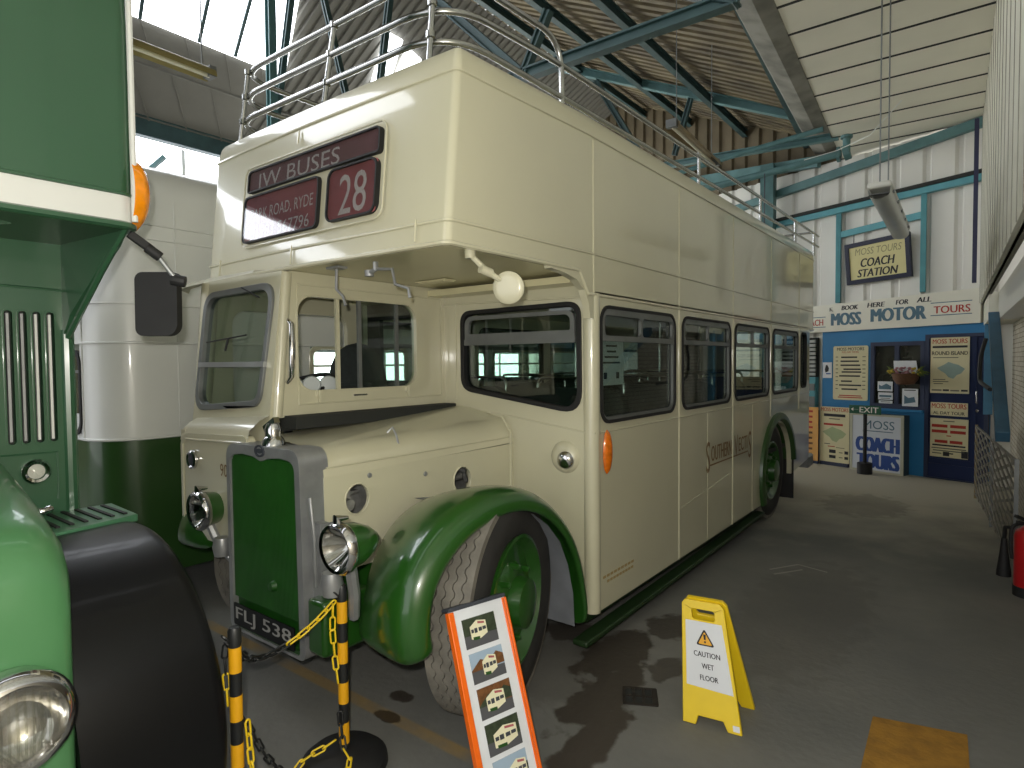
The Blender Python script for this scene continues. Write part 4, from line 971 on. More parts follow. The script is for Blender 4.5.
mb.grid(wseg([(WL, WY), (-6.1, WY)], 1.42, 1.90)); mb.grid(wseg([(-5.57, WY), (-5.50, WY)], 1.42, 1.90))
body = mb.build('upper_panel', WHITEP, wb, smooth=.7)
mb = MB()
for z in (1.245, 1.905, 2.17, 2.62, 2.72): mb.tube([p for p in wring(z, -.003)], .010 if z in (1.245, 1.905) else .006, 6)
for y in (2.05, 2.9): mb.tube([(WX + .002, y, 1.26), (WX + .002, y, 2.9)], .005, 6)
mb.tube([(-4.89, WY - .002, 1.25), (-4.89, WY - .002, 2.9)], .005, 6)
mb.build('moulding', WHITEP, body, smooth=.7)
for k in range(1, len(ybars) - 2, 2):
    w = MB(); f = lambda a, b, c=0: V((WX + c, a, b)); a, b = ybars[k], ybars[k + 1]
    w.plate(rr(a - .01, b + .01, 1.41, 1.91, .08), [rr(a + .03, b - .03, 1.45, 1.87, .06)], f, .02, .01); w.mbox(f, a, b, 1.72, 1.74, -.01, .008); wi = w.build('window', CREAM, wb)
    g = MB(); g.mbox(f, a, b, 1.42, 1.90, -.006, -.002); g.build('pane', GLASS, wi)
for (a, b) in ((-5.50, -4.935), (-6.1, -5.57)):
    w = MB(); f = lambda u, v, c=0: V((u, WY - c, v)); w.plate(rr(a - .015, b + .015, 1.27, 1.86, .10), [rr(a + .015, b - .015, 1.30, 1.83, .08)], f, .02, .01); wi = w.build('window', RUBBER, wb)
    w = MB(); w.mbox(f, a, b, 1.28, 1.30, -.01, .0); w.mbox(f, a, b, 1.70, 1.72, -.01, .012); w.build('window_rail', GREYF, wi)
    g = MB(); g.mbox(f, a, b, 1.29, 1.84, -.006, -.002); g.build('pane', GLASS, wi)
mb = MB(); mb.box(WL, WX - .02, WY + .03, 10, .62, .66); mb.box(WL, WL + .04, WY, 10, .3, 1.2); mb.build('saloon_floor', DARK, wb)
mb = MB(); mb.box(WL + .02, WL + .05, WY, 10, 1.9, 3.0); mb.box(WL, WX - .05, 9.9, 9.95, .3, 3.0); mb.build('far_side', WHITEP, wb)
for i in range(4):
    mb = MB(); y = 4.2 + i * 1.2; mb.plate(rr(-5.6, -4.75, .9, 1.55, .1), [], lambda a, b, c=0, y=y: V((a, y + c, b)), .1); mb.build('saloon_seat', MOQ, wb, bevel=.02)
mb = MB(); mb.lathe([(.3, -.02), (.46, 0), (.5, -.03), (.5, -.24), (.3, -.26)], (WX - .02, 3.9, .5), (1, 0, 0), 36); mb.lathe([(.3, -.02), (.46, 0), (.5, -.03), (.5, -.24), (.3, -.26)], (WX - .02, 8.6, .5), (1, 0, 0), 36); mb.build('wheel', RUBBER, wb, smooth=.6)

# ================================================================== things on the floor
# --- wet-floor sign
wsn = thing('wet_floor_sign', (-1.03, 2.98, 0), 'yellow folding A-frame caution wet floor sign standing open on the concrete', 'warning sign')
A0, A1 = V((-1.14, 2.835, 0)), V((-.888, 2.875, 0)); uu = (A1 - A0).normalized(); mid = (A0 + A1) / 2; tm = V((-1.112, 2.985, .548))
vv = tm - mid; hgt = vv.length; vv = vv.normalized(); fW = frame_map(mid, uu, vv)
def aframe(f, name):
    mb = MB(); hw, tw = .137, .098
    out = [(-hw, 0), (-.075, .0), (-.060, .042), (.055, .042), (.072, 0), (hw, 0), (tw + .004, hgt - .02), (tw - .012, hgt), (-tw + .012, hgt), (-tw - .004, hgt - .02)]
    mb.plate(out, [rr(-.055, .055, hgt - .088, hgt - .04, [.012, .012, .012, .012], 3)], f, .022, .011)
    return mb.build(name, YEL, wsn, bevel=.004)
fp = aframe(fW, 'front_panel')
bmid = mid + V((-.02, .265, 0)); tb = tm + V((.006, .026, 0)); v2 = (tb - bmid).normalized(); fW2 = frame_map(bmid, uu, v2)
aframe(fW2, 'back_panel')
mb = MB(); mb.tube([fW(-.09, hgt - .012, -.015), fW(.09, hgt - .012, -.015)], .012, 8); mb.build('hinge', YEL, wsn)
mb = MB(); hw = .092
mb.plate([(-hw - .012, .175), (hw + .022, .165), (hw - .006, .475), (-hw + .004, .475)], [], fW, .001, .0125); ntc = mb.build('notice', PAPER, wsn)
mb = MB(); mb.text('CAUTION', fW, .004, .325, w=.125, h=.024, bold=.012, c=.0128); mb.text('WET', fW, .004, .272, w=.058, h=.024, bold=.012, c=.0128); mb.text('FLOOR', fW, .006, .219, w=.086, h=.024, bold=.012, c=.0128); mb.build('lettering', INK, ntc)
mb = MB(); mb.plate(rpoly([(-.045, .365), (.045, .365), (0, .445)], .008), [rpoly([(-.034, .371), (.034, .371), (0, .431)], .005)], fW, .0004, .0134); mb.plate([(-.004, .393), (.004, .393), (.006, .418), (-.006, .418)], [], fW, .0004, .0136); mb.plate(circ(0, .383, .005, 10), [], fW, .0004, .0136); mb.build('warning_triangle', INK, ntc)
mb = MB(); mb.plate(rpoly([(-.040, .368), (.040, .368), (0, .438)], .006), [], fW, .0004, .0132); mb.build('triangle_fill', YELP, ntc)
mb = MB(); mb.plate(rr(.098, .128, .012, .038, .002), [], fW, .0004, .0120); mb.build('sticker', PAPER, fp)
# --- display board leaning on the front wheel
dbt = thing('display_board', (-1.45, 1.88, 0), 'orange-edged display board of bus photographs leaning on the front wheel', 'display board')
TLb, TRb, Fb = V((-1.745, 1.836, .722)), V((-1.675, 2.106, .722)), V((-1.49, 1.765, .004))
ub = (TRb - TLb).normalized(); vb = (TLb - Fb); Lb = vb.length; vb.normalize(); vb = (vb - ub * vb.dot(ub)).normalized(); Wb = (TRb - TLb).length
fD = frame_map(Fb, ub, vb)
mb = MB(); mb.mbox(fD, .0, Wb, 0, Lb, -.024, 0); mb.build('panel', mat('board_white', 'dfe3e8', .45), dbt, bevel=.002)
for (a, b) in ((-.012, .014), (Wb - .016, Wb - .006), (Wb - .003, Wb + .008)):
    mb = MB(); mb.mbox(fD, a, b, 0, Lb - .006, -.026, .006); mb.build('edge_strip', ORANGE, dbt, bevel=.003)['label'] = 'bright orange edge strip'
mb = MB(); mb.plate(rr(-.01, Wb + .005, Lb - .004, Lb + .012, .008), [], fD, .06, .006); mb.build('top_cap', CAPGREY, dbt, bevel=.004)
mb = MB(); mb.mbox(fD, .02, .05, 0, .45, -.05, -.026); mb.build('back_stay', CAPGREY, dbt)
SKYC = mat('print_sky', '9fb4c8', .4); ROADC = mat('print_road', '55565a', .4); TREEC = mat('print_trees', '3f4a38', .4, var=.5, scale=60); BUSC = mat('print_bus_cream', 'e9e4c4', .4); BRN = mat('print_brown', '7a5230', .4, var=.5, scale=50)
def printed(b0, k):
    w, h = .165, .117; a0 = .044 + .004 * k; o = MB(); o.mbox(fD, a0, a0 + w, b0, b0 + h, 0, .0012); pr_ = o.build('photo_print', [ROADC, ROADC, TREEC, BRN, SKYC][k] if False else ROADC, dbt)
    def quad(pts, m, c, nm):
        q = MB(); q.plate([(a0 + x * w, b0 + y * h) for x, y in pts], [], fD, .0003, c); q.build(nm, m, pr_)
    quad([(0, .42), (1, .36), (1, 1), (0, 1)], [TREEC, SKYC, BRN, TREEC, SKYC][k], .0016, 'printed_background')
    if k in (1, 2): quad([(0, .45), (.3, .75), (.55, .6), (.8, .85), (1, .7), (1, .4), (0, .4)], [None, BRN, TREEC][k], .0018, 'printed_hill')
    if k == 4: quad([(0, .42), (1, .36), (1, .6), (0, .55)], TREEC, .0018, 'printed_hill')
    s0 = [(.20, .28), (.34, .22), (.22, .22), (.20, .2), (.45, .2)][k]; ww = [.5, .42, .55, .7, .5][k]
    quad([(s0[0], s0[1]), (s0[0] + ww * .45, s0[1] - .06), (s0[0] + ww, s0[1] + .08), (s0[0] + ww, s0[1] + .52), (s0[0] + ww * .45, s0[1] + .60), (s0[0], s0[1] + .42)], BUSC, .0021, 'printed_bus')
    for (x0, x1, y0, y1) in ((.05, .2, .2, .32), (.24, .42, .18, .34), (.5, .7, .2, .33), (.74, .95, .22, .33)):
        quad([(s0[0] + ww * x0, s0[1] + y0), (s0[0] + ww * x1, s0[1] + y0), (s0[0] + ww * x1, s0[1] + y1), (s0[0] + ww * x0, s0[1] + y1)], CAPGREY, .0024, 'printed_window')
    quad([(s0[0] + ww * .5, s0[1] + .47), (s0[0] + ww * .9, s0[1] + .42), (s0[0] + ww * .9, s0[1] + .49), (s0[0] + ww * .5, s0[1] + .55)], REDB, .0024, 'printed_blind')
    quad([(s0[0] + ww * .1, s0[1] - .04), (s0[0] + ww * .5, s0[1] - .06), (s0[0] + ww * .5, s0[1] + .04), (s0[0] + ww * .1, s0[1] + .06)], GREEN, .0024, 'printed_wing')
for k in range(5): printed(Lb - .165 - k * .137, k)
# --- barrier posts and chains
def post(x, y, h, label):
    t = thing('barrier_post', (x, y, 0), label, 'barrier post', 'black and yellow barrier posts')
    mb = MB(); mb.lathe([(0, 0), (.175, 0), (.185, .012), (.18, .045), (.15, .07), (.05, .085), (.03, .09), (0, .09)], (x, y, 0), (0, 0, 1), 36); mb.build('base', RUBBER, t, smooth=.6)
    mb = MB(); mb.lathe([(0, .08), (.0215, .08), (.0215, h - .05), (0, h - .05)], (x, y, 0), (0, 0, 1), 18); pole = mb.build('pole', BLKC, t, smooth=.6)
    z = h - .07
    while z > .16:
        mb = MB(); mb.lathe([(.0215, z - .092), (.0222, z - .092), (.0222, z), (.0215, z)], (x, y, 0), (0, 0, 1), 18); mb.build('yellow_band', YELP, pole, smooth=.6); z -= .176
    mb = MB(); mb.lathe([(.0235, h - .06), (.0235, h - .012), (.018, h), (0, h + .002)], (x, y, 0), (0, 0, 1), 16); mb.build('cap', BLKC, t, smooth=.6)
    mb = MB(); mb.tube([V((x - .0, y - .022, h - .03)) + V((.012 * math.cos(a), -.012 - .012 * math.sin(a), .014 * math.sin(a))) for a in [2 * math.pi * k / 12 for k in range(12)]], .004, 6, closed=True); mb.build('chain_eye', BLKC, t)
PR = (-2.187, 1.625); PL_ = (-2.125, 1.115)
post(*PR, .80, 'striped barrier post between the radiator and front wing of the cream bus')
post(*PL_, .81, 'striped barrier post beside the black wing of the green bus')
LK = {}
def link_mesh(m):
    if m.name in LK: return LK[m.name]
    mb = MB(); ov = []
    for k in range(14):
        a = 2 * math.pi * k / 14; cx = .019 if math.cos(a) > 0 else -.019
        ov.append((cx + .0105 * math.cos(a), .0105 * math.sin(a), 0))
    mb.tube(ov, .0042, 6, closed=True); o = mb.build('link', m); me = o.data; bpy.data.objects.remove(o)
    me.polygons.foreach_set('use_smooth', [True] * len(me.polygons)); LK[m.name] = me
    return me
def chain(label, pts, colour, group=None):
    """pts: the hanging curve; colour(t) gives each link's plastic"""
    pts = [V(p) for p in pts]; d = [0.0]
    for i in range(1, len(pts)): d.append(d[-1] + (pts[i] - pts[i - 1]).length)
    n = max(2, int(d[-1] / .048)); t = thing('plastic_chain', pts[len(pts) // 2], label, 'chain', group)
    def at(s):
        for i in range(1, len(d)):
            if s <= d[i]: return pts[i - 1].lerp(pts[i], (s - d[i - 1]) / max(1e-6, d[i] - d[i - 1]))
        return pts[-1]
    for k in range(n):
        p, q = at(d[-1] * k / n), at(d[-1] * (k + 1) / n)
        o = bpy.data.objects.new('link', link_mesh(colour((k + .5) / n))); COL.objects.link(o); o.parent = t
        rot = (q - p).to_track_quat('X', 'Z') @ M.Rotation(math.radians(90 if k % 2 else 0) + .5, 3, 'X').to_quaternion()
        o.location = (p + q) / 2 - V(t.location); o.rotation_mode = 'QUATERNION'; o.rotation_quaternion = rot
    return t
def sag(a, b, dz, n=16, side=(0, 0, 0)):
    a, b = V(a), V(b); return [a.lerp(b, k / n) - V((0, 0, dz * 4 * (k / n) * (1 - k / n))) + V(side) * math.sin(math.pi * k / n) for k in range(n + 1)]
G_ = 'barrier chains'
x, y = PR
chain('black chain turning yellow, slung between the two striped posts', sag((-2.135, 1.09, .755), (x - .01, y - .03, .735), .17, side=(-.12, 0, 0)), lambda t: BLKC if t < .62 else YELC)
chain('all-black chain slung between the posts behind the half-yellow one', sag((-2.15, 1.12, .75), (x - .03, y - .01, .73), .20, side=(-.17, .02, 0)), lambda t: BLKC)
chain('short yellow chain hanging down the post by the cream bus wing', [(x - .02, y - .032, .72), (x - .02, y - .036, .60), (x - .005, y - .036, .48), (x + .012, y - .036, .39)], lambda t: YELC)
chain('black and yellow chain end wound round the base of the post by the radiator', [(x + .015, y - .032, .26), (x + .03, y - .035, .18), (x + .055, y - .045, .12), (x + .10, y - .05, .10), (x + .13, y - .07, .09), (x + .14, y - .13, .075)], lambda t: BLKC if t < .45 else YELC)
chain('yellow chain drooping from the post foot by the radiator to the floor', [(x - .015, y - .04, .13), (x - .04, y - .09, .105), (x - .07, y - .15, .09), (x - .08, y - .22, .03), (x - .08, y - .30, .015), (x - .07, y - .38, .015)], lambda t: YELC)
chain('black chain trailing along the floor from the post beside the green bus', [(-2.16, 1.15, .46), (-2.165, 1.20, .36), (-2.18, 1.25, .25), (-2.20, 1.32, .15), (-2.22, 1.38, .07), (-2.22, 1.45, .02)], lambda t: BLKC)
chain('yellow chain hanging down the post beside the green bus', [(-2.105, 1.145, .46), (-2.10, 1.15, .34), (-2.09, 1.155, .22), (-2.08, 1.16, .10)], lambda t: YELC)
chain('black and yellow chain bunched under the cap of the post beside the green bus', [(-2.155, 1.10, .745), (-2.17, 1.10, .69), (-2.165, 1.10, .63), (-2.16, 1.10, .58), (-2.155, 1.10, .52)], lambda t: BLKC if t < .4 else YELC)
# --- drain grate, yellow floor plate
dr = thing('drain_grate', (-1.41, 2.90, 0), 'small dark iron drain grate set in the wet floor near the caution sign', 'drain')
fdr = frame_map((-1.41, 2.90, .0), (.88, .47, 0), (-.47, .88, 0))
IRON = mat('drain_iron', '35302b', .7, metal=.3, var=.4, scale=20)
mb = MB(); mb.plate(rr(-.09, .09, -.085, .085, .01), [rr(-.075 + i * .05, -.05 + i * .05 + .01, -.07, -.005, .006, 2) for i in range(3)] + [rr(-.075 + i * .05, -.05 + i * .05 + .01, .005, .07, .006, 2) for i in range(3)], fdr, .006, .008); mb.build('grate', IRON, dr)
mb = MB(); mb.plate(rr(-.085, .085, -.08, .08, .01), [], fdr, .001, .0025); mb.build('pit', GAP, dr)
mb = MB(); mb.plate([(-.42, 3.41), (-.05, 3.50), (-.035, 3.2), (-.02, 2.80), (-.40, 2.80)], [], lambda a, b, c=0: V((a, b, c)), .004, .006)
tag(mb.build('floor_plate', mat('ochre_plate', 'a3772a', .8, var=.2, scale=14, dirt='8a6425', bump=.2)), 'worn ochre-yellow square plate on the floor in the right foreground', 'floor plate')
# --- fire extinguisher by the right wall
fx = thing('fire_extinguisher', (.255, 5.85, 0), 'red fire extinguisher standing against the right wall', 'fire extinguisher')
RED = mat('extinguisher_red', 'b3161c', .3, coat=.5)
mb = MB(); mb.lathe([(0, .04), (.075, .04), (.085, .06), (.085, .44), (.075, .48), (.03, .515), (.028, .54), (0, .54)], (.255, 5.85, 0), (0, 0, 1), 28); mb.build('cylinder', RED, fx, smooth=.6)
mb = MB(); mb.lathe([(0, 0), (.088, 0), (.09, .07), (.084, .075)], (.255, 5.85, 0), (0, 0, 1), 28); mb.build('foot_ring', RUBBER, fx, smooth=.6)
mb = MB(); mb.bar((.255, 5.85, .55), (.18, 5.76, .60), .03, .02); mb.bar((.255, 5.85, .53), (.19, 5.77, .555), .03, .02); mb.lathe([(0, .52), (.025, .52), (.025, .57), (0, .57)], (.255, 5.85, 0), (0, 0, 1), 12); mb.build('valve_handle', RUBBER, fx)
mb = MB(); mb.tube(fillet([(.23, 5.82, .54), (.155, 5.76, .53), (.15, 5.77, .40), (.16, 5.78, .28)], .05), .012, 8); mb.build('hose', RUBBER, fx, smooth=.8)
mb = MB(); mb.lathe([(.086, .24), (.0868, .24), (.0868, .33), (.086, .33)], (.255, 5.85, 0), (0, 0, 1), 12, 285, 350); mb.build('instruction_label', PAPER, fx, smooth=.8)
mb = MB(); mb.lathe([(0, .30), (.02, .30), (.03, .18), (.048, .04), (.05, 0), (0, 0)], (.125, 6.3, 0), (0, 0, 1), 18); mb.tube([(.125, 6.3, .30), (.13, 6.27, .40), (.17, 6.2, .42)], .014, 8)
tag(mb.build('discharge_horn', RUBBER, smooth=.6), 'black discharge horn on the floor behind the red extinguisher', 'extinguisher horn')
# --- lattice guard along the right wall
lg = thing('lattice_guard', (.0, 7.9, 0), 'grey expanding metal lattice guard standing along the right wall', 'guard')
LATM = mat('lattice_steel', '8e8a80', .5, metal=.5, var=.3, scale=10)
fl_ = lambda a, b, c=0.0: V((.19 - .0966 * (a - 6.6) - c, a, b))
for d in (1, -1):
    mb = MB(); k = -1.4
    while k < 2.2:
        q = []
        for y in (6.5, 9.6):
            q.append((y, k + .06 + d * .21 * (y - 8.05) + .45))
        (ya, za), (yb, zb) = q; pts = []
        for t in [i_ / 60 for i_ in range(61)]:
            y, z = ya + (yb - ya) * t, za + (zb - za) * t
            if .06 <= z <= .90: pts.append((y, z))
        if len(pts) > 2: mb.bar(fl_(*pts[0], .012 * d), fl_(*pts[-1], .012 * d), .010, .026, (0, 0, 1))
        k += .105
    mb.build('lattice_bars', LATM, lg)
mb = MB(); mb.bar(fl_(6.5, .06), fl_(9.6, .06), .02, .02); mb.bar(fl_(6.5, .90), fl_(9.6, .90), .02, .02); mb.build('guard_rail', LATM, lg)
for y in (6.5, 8.05, 9.6):
    mb = MB(); mb.bar(fl_(y, 0), fl_(y, .92), .03, .03); mb.build('guard_post', mat('guard_post_tan', '9a8a66', .6) if y > 9 else GREYF, lg)
# --- blue steel braces on the right wall
mb = MB(); mb.bar(wr(8.0, 2.18, -.05), wr(6.05, 1.14, -.04), .09, .09, (1, 0, 0)); tag(mb.build('steel_brace', mat('brace_blue', '375f78', .5, var=.25), bevel=.004), 'slanting blue steel brace on the right wall beside the ticket office', 'brace')
mb = MB(); mb.bar(wr(10.35, 1.0, -.10), wr(10.35, 2.25, -.10), .10, .10); tag(mb.build('steel_post', mat('post_blue', '3b7fa6', .5, var=.25), bevel=.004), 'short upright blue steel post right of the ticket office door', 'post')
mb = MB(); mb.tube(fillet([wr(9.2, 1.98, -.03), wr(9.15, 1.78, .02), wr(9.1, 1.48, .03), wr(8.2, 1.42, -.04)], .25, 8), .022, 8); tag(mb.build('black_hose', RUBBER, smooth=.8), 'black hose looped behind the slanting blue brace', 'hose')

# ================================================================== ticket office on the end wall
def eb(a, b, c=0.0): return ew(a, b, c)
bt = thing('ticket_office', ew(1.2, 0, .05), 'blue ticket office front with navy door and window on the end wall', 'ticket office')
mb = MB(); mb.plate([(-.02, 0), (2.36, 0), (2.36, 2.24), (-.02, 2.24)], [rr(.0, .77, -.0 + .005, 2.08, 0), rr(.76 + .03, 1.54, .99, 1.99, 0)], lambda a, b, c=0: ew(a, b, .05 + c), .05); mb.build('front_panel', BOOTH, bt)
mb = MB(); mb.plate([(-.02, .002), (.775, .002), (.775, 2.10), (-.02, 2.10)], [rr(.03, .72, .02, 2.05, 0)], eb, .05, .075); mb.build('door_frame', NAVYG, bt)
mb = MB(); mb.mbox(eb, .03, .72, .02, 2.05, .03, .05); dd = mb.build('door', NAVY, bt)
mb = MB(); mb.mbox(eb, .16, .70, .24, .30, .05, .06); mb.mbox(eb, .03, .72, .03, .22, .05, .062); mb.mbox(eb, .13, .18, .25, 2.05, .05, .06); mb.build('door_rail', NAVY, dd)
mb = MB(); mb.tube([ew(.115, 1.30, .06), ew(.115, 1.29, .09), ew(.115, 1.13, .09), ew(.115, 1.12, .06)], .012, 8); mb.lathe([(0, .02), (.02, .015), (.022, 0)], ew(.115, 1.02, .05), EN, 12); mb.build('door_handle', CHROME, dd, smooth=.8)
mb = MB(); mb.plate([(.78, .98), (1.56, .98), (1.56, 2.01), (.78, 2.01)], [rr(.84, 1.14, 1.06, 1.95, 0), rr(1.20, 1.50, 1.06, 1.95, 0)], eb, .05, .072); wf_ = mb.build('window_frame', NAVYG, bt)
mb = MB(); mb.mbox(eb, .82, 1.52, 1.04, 1.97, .03, .034); mb.build('pane', mat('dark_office_glass', '2c2e2a', .08, coat=.5, var=.3, scale=3), wf_)
mb = MB(); mb.mbox(eb, .78, 1.56, .95, .985, .03, .12); mb.build('window_sill', BOOTH, bt)
# fascia sign
fa = MB(); fF = lambda a, b, c=0.0: ew(a, b, .10 + c)
fa.plate([(.08, 2.235), (2.85, 2.20), (2.85, 2.64), (.08, 2.715)], [], fF, .09); fas = fa.build('fascia_sign', mat('fascia_white', 'dedbcc', .5, var=.03), None, bevel=.004)
tag(fas, 'long white hand-painted booking office sign board over the ticket office', 'sign')
def fT(a, b, c=0.0):   # reads left to right seen from the hall: a runs to the right
    return ew(-a, b, .10 + c)
mb = MB()
for t_, a, w, z in (('BOOK', -1.88, .27, 2.585), ('HERE', -1.47, .27, 2.595), ('FOR', -1.09, .18, 2.605), ('ALL', -.79, .20, 2.615)): mb.text(t_, fT, a, z, w=w, h=.072, shear=.15, bold=.03)
mb.bar(fT(-2.16, 2.54, .002), fT(-2.21, 2.60, .002), .002, .02, EN); mb.bar(fT(-2.21, 2.60, .002), fT(-2.16, 2.60, .002), .002, .02, EN); mb.bar(fT(-2.205, 2.54, .002), fT(-2.205, 2.60, .002), .002, .018, EN)
mb.build('black_lettering', INK, fas)
mb = MB(); mb.text('MOSS', fT, -1.94, 2.405, w=.50, h=.20, bold=.035, c=.001); mb.build('main_lettering', TEALI, fas); mb = MB(); mb.text('MOTOR', fT, -1.15, 2.43, w=.80, h=.20, bold=.035, c=.001); mb.build('main_lettering', TEALI, fas)
mb = MB(); mb.text('TOURS', fT, -.43, 2.45, w=.46, h=.105, bold=.015); mb.text('COACH', fT, -2.52, 2.37, w=.40, h=.105, bold=.015); mb.build('red_lettering', REDI, fas)
mb = MB()
for a0, a1, z in ((-.70, -.18, 2.545), (-.70, -.18, 2.365), (-2.75, -2.28, 2.45), (-2.75, -2.28, 2.285)): mb.mbox(fT, a0, a1, z, z + .012, 0, .001)
mb.build('rule_line', TEALI, fas)
# framed coach station sign, tilted forward
def fS0(a, b, c=0.0): return ew(-a, b, .07 + c + (b - 2.95) * .12)
cs_ = thing('framed_sign', ew(1.45, 2.95, .12), 'cream Coach Station sign in a dark frame hanging on the end wall', 'sign')
qo = [(-1.94, 2.945), (-.965, 2.975), (-.975, 3.635), (-1.945, 3.585)]; qi = [(-1.875, 3.015), (-1.035, 3.04), (-1.04, 3.565), (-1.88, 3.52)]
mb = MB(); mb.plate(qo, [qi], fS0, .06, .02); mb.build('frame', mat('sign_frame_navy', '20243a', .4), cs_, bevel=.005)
mb = MB(); mb.plate(qi, [], fS0, .02, .0); pn = mb.build('sign_panel', mat('sign_cream', 'cfc68f', .5, var=.05), cs_)
mb = MB(); mb.text('MOSS TOURS', fS0, -1.44, 3.445, w=.70, h=.105, shear=.2, c=.001); mb.build('lettering', mat('faded_ink', '8b8561', .6), pn)
mb = MB(); mb.text('COACH', fS0, -1.45, 3.27, w=.52, h=.13, shear=.25, bold=.02, c=.001); mb.text('STATION', fS0, -1.46, 3.11, w=.62, h=.12, shear=.25, bold=.02, c=.001); mb.build('lettering', INK, pn)
mb = MB(); mb.tube([fS0(-1.8, 3.59, 0), fS0(-1.8, 3.72, -.02)], .006, 6); mb.tube([fS0(-1.15, 3.62, 0), fS0(-1.15, 3.82, -.02)], .006, 6); mb.build('hanger', INK, cs_)
# posters
def fP(off): return lambda a, b, c=0.0: ew(-a, b, off + c)
def poster(label, a0, a1, z0, z1, off, m, items, r=.005, cat='poster', f=None):
    f = f or fP(off); mb = MB(); mb.plate(rr(-a0, -a1, z0, z1, r), [], f, .008, 0); o = mb.build('poster', m); tag(o, label, cat)
    cx = -(a0 + a1) / 2
    for mm in {id(i[0]): i[0] for i in items}.values():
        q = MB()
        for it in items:
            if it[0] is not mm: continue
            if it[1] == 't': q.text(it[2], f, cx + it[3], it[4], w=it[5], h=it[6], bold=.01)
            elif it[1] == 'bar': q.mbox(f, cx + it[2] - it[4] / 2, cx + it[2] + it[4] / 2, it[3], it[3] + it[5], 0, .001)
            elif it[1] == 'poly': q.plate([(cx + x, y) for x, y in it[2]], [], f, .0005, .001)
        q.build('printing', mm, o)
    return o
ISL = [(-.17, .02), (-.09, .06), (-.03, .10), (.02, .08), (.09, .06), (.165, .01), (.12, -.05), (.07, -.07), (.03, -.12), (-.03, -.10), (-.07, -.05), (-.12, -.02)]
GRN2 = mat('map_blue_green', '93a8a0', .6); GRN = mat('map_green', 'a9b48a', .6); GREYI = mat('grey_ink', '6d6a5c', .6)
isl = lambda x, y, k=1.0, ky=1.0: [(x + a * k, y + b * ky) for a, b in ISL]
it = [(INK, 't', 'MOSS MOTORS', 0, 1.915, .44, .05), (REDI, 't', 'FULL DAY TOURS', 0, 1.865, .27, .03)]
for i, (x, w) in enumerate(((-.02, .26), (-.01, .30), (0, .32), (.03, .28), (.02, .32), (-.01, .34), (-.06, .18), (.0, .36), (-.01, .26))):
    it.append((INK, 'bar', x, 1.77 - i * .065 + (.02 if i in (4, 5) else 0), w, .024)); it.append((GREYI, 'bar', -.22, 1.78 - i * .065, .04, .014)); it.append((GREYI, 'bar', .22, 1.78 - i * .065, .05, .014))
it += [(REDI, 'bar', 0, 1.15, .36, .016), (REDI, 'bar', 0, 1.12, .40, .016)]
poster('cream full-day tours price board left of the ticket office window', 2.165, 1.60, 1.085, 1.965, .062, POSTER, it, .03)
poster('cream round-the-island tour poster with map on the navy door', .705, .215, 1.25, 2.05, .066, POSTER,
       [(REDI, 't', 'MOSS TOURS', 0, 1.995, .44, .065), (INK, 'bar', 0, 1.90, .44, .03), (INK, 't', 'ROUND ISLAND', 0, 1.825, .45, .055), (GREYI, 'bar', -.05, 1.755, .32, .012), (GRN2, 'poly', isl(.02, 1.59, 1.05, 1.1)), (GREYI, 'bar', -.13, 1.44, .16, .012), (GREYI, 'bar', -.11, 1.41, .2, .012), (GREYI, 'bar', -.14, 1.38, .12, .012), (GREYI, 'bar', -.16, 1.28, .13, .024), (INK, 'bar', -.04, 1.28, .08, .026), (GREYI, 'bar', .07, 1.28, .11, .02), (INK, 'bar', .19, 1.28, .08, .026)])
poster('narrow cream heading poster in the middle of the navy door', .695, .225, .925, 1.115, .066, POSTER, [(REDI, 't', 'MOSS TOURS', 0, 1.065, .44, .07), (INK, 't', 'AL DAY TOUR', 0, .965, .40, .045)])
it = [(GREYI, 'bar', 0, .84, .14, .014)]
for z, w in ((.755, .44), (.675, .44), (.53, .36)):
    it += [(REDI, 'bar', -w * .27, z, w * .46, .042), (REDI, 'bar', w * .26, z, w * .44, .042)]
it += [(REDI, 'bar', 0, .63, .06, .014), (INK, 'bar', 0, .485, .42, .022), (GREYI, 'bar', 0, .445, .44, .016), (GREYI, 'bar', 0, .41, .40, .016), (INK, 'bar', .03, .375, .06, .018), (INK, 'bar', -.03, .345, .08, .1 - .04), (INK, 'bar', .20, .335, .08, .1), (GREYI, 'bar', -.15, .37, .12, .016)]
poster('lowest cream tour poster with red lettering on the navy door', .695, .215, .325, .885, .066, POSTER, it)
poster('white sheet with a small black figure on the blue ticket office wall', 2.345, 2.19, 1.44, 1.70, .062, PAPER, [(INK, 'poly', [(-.03, 1.53), (.02, 1.55), (.03, 1.60), (0, 1.66), (-.025, 1.65), (-.04, 1.58)]), (BLUEI, 'bar', .02, 1.50, .08, .02)], cat='notice')
for lab, a0, a1, z0, z1, its in (('upper small picture card in the left ticket office window pane', 1.44, 1.20 + .02, 1.25, 1.40, [(TEALI, 'poly', [(-.09, 1.28), (.09, 1.28), (.09, 1.33), (.02, 1.37), (-.05, 1.33), (-.09, 1.35)])]),
                                ('lower small picture card in the left ticket office window pane', 1.43, 1.215, 1.12, 1.23, [(TEALI, 'bar', 0, 1.16, .18, .03), (GREYI, 'bar', 0, 1.135, .14, .01)]),
                                ('thin white strip card at the foot of the left ticket office window pane', 1.42, 1.22, 1.062, 1.105, [(GREYI, 'bar', 0, 1.08, .14, .01)]),
                                ('tall leaflet with a blue picture in the right ticket office window pane', 1.08, .86, 1.035, 1.30, [(TEALI, 'poly', [(-.08, 1.07), (.08, 1.10), (.06, 1.18), (-.02, 1.16), (-.08, 1.20)]), (INK, 'bar', 0, 1.27, .16, .014)])):
    poster(lab, a0, a1, z0, z1, .080, PAPER, its, cat='leaflet')
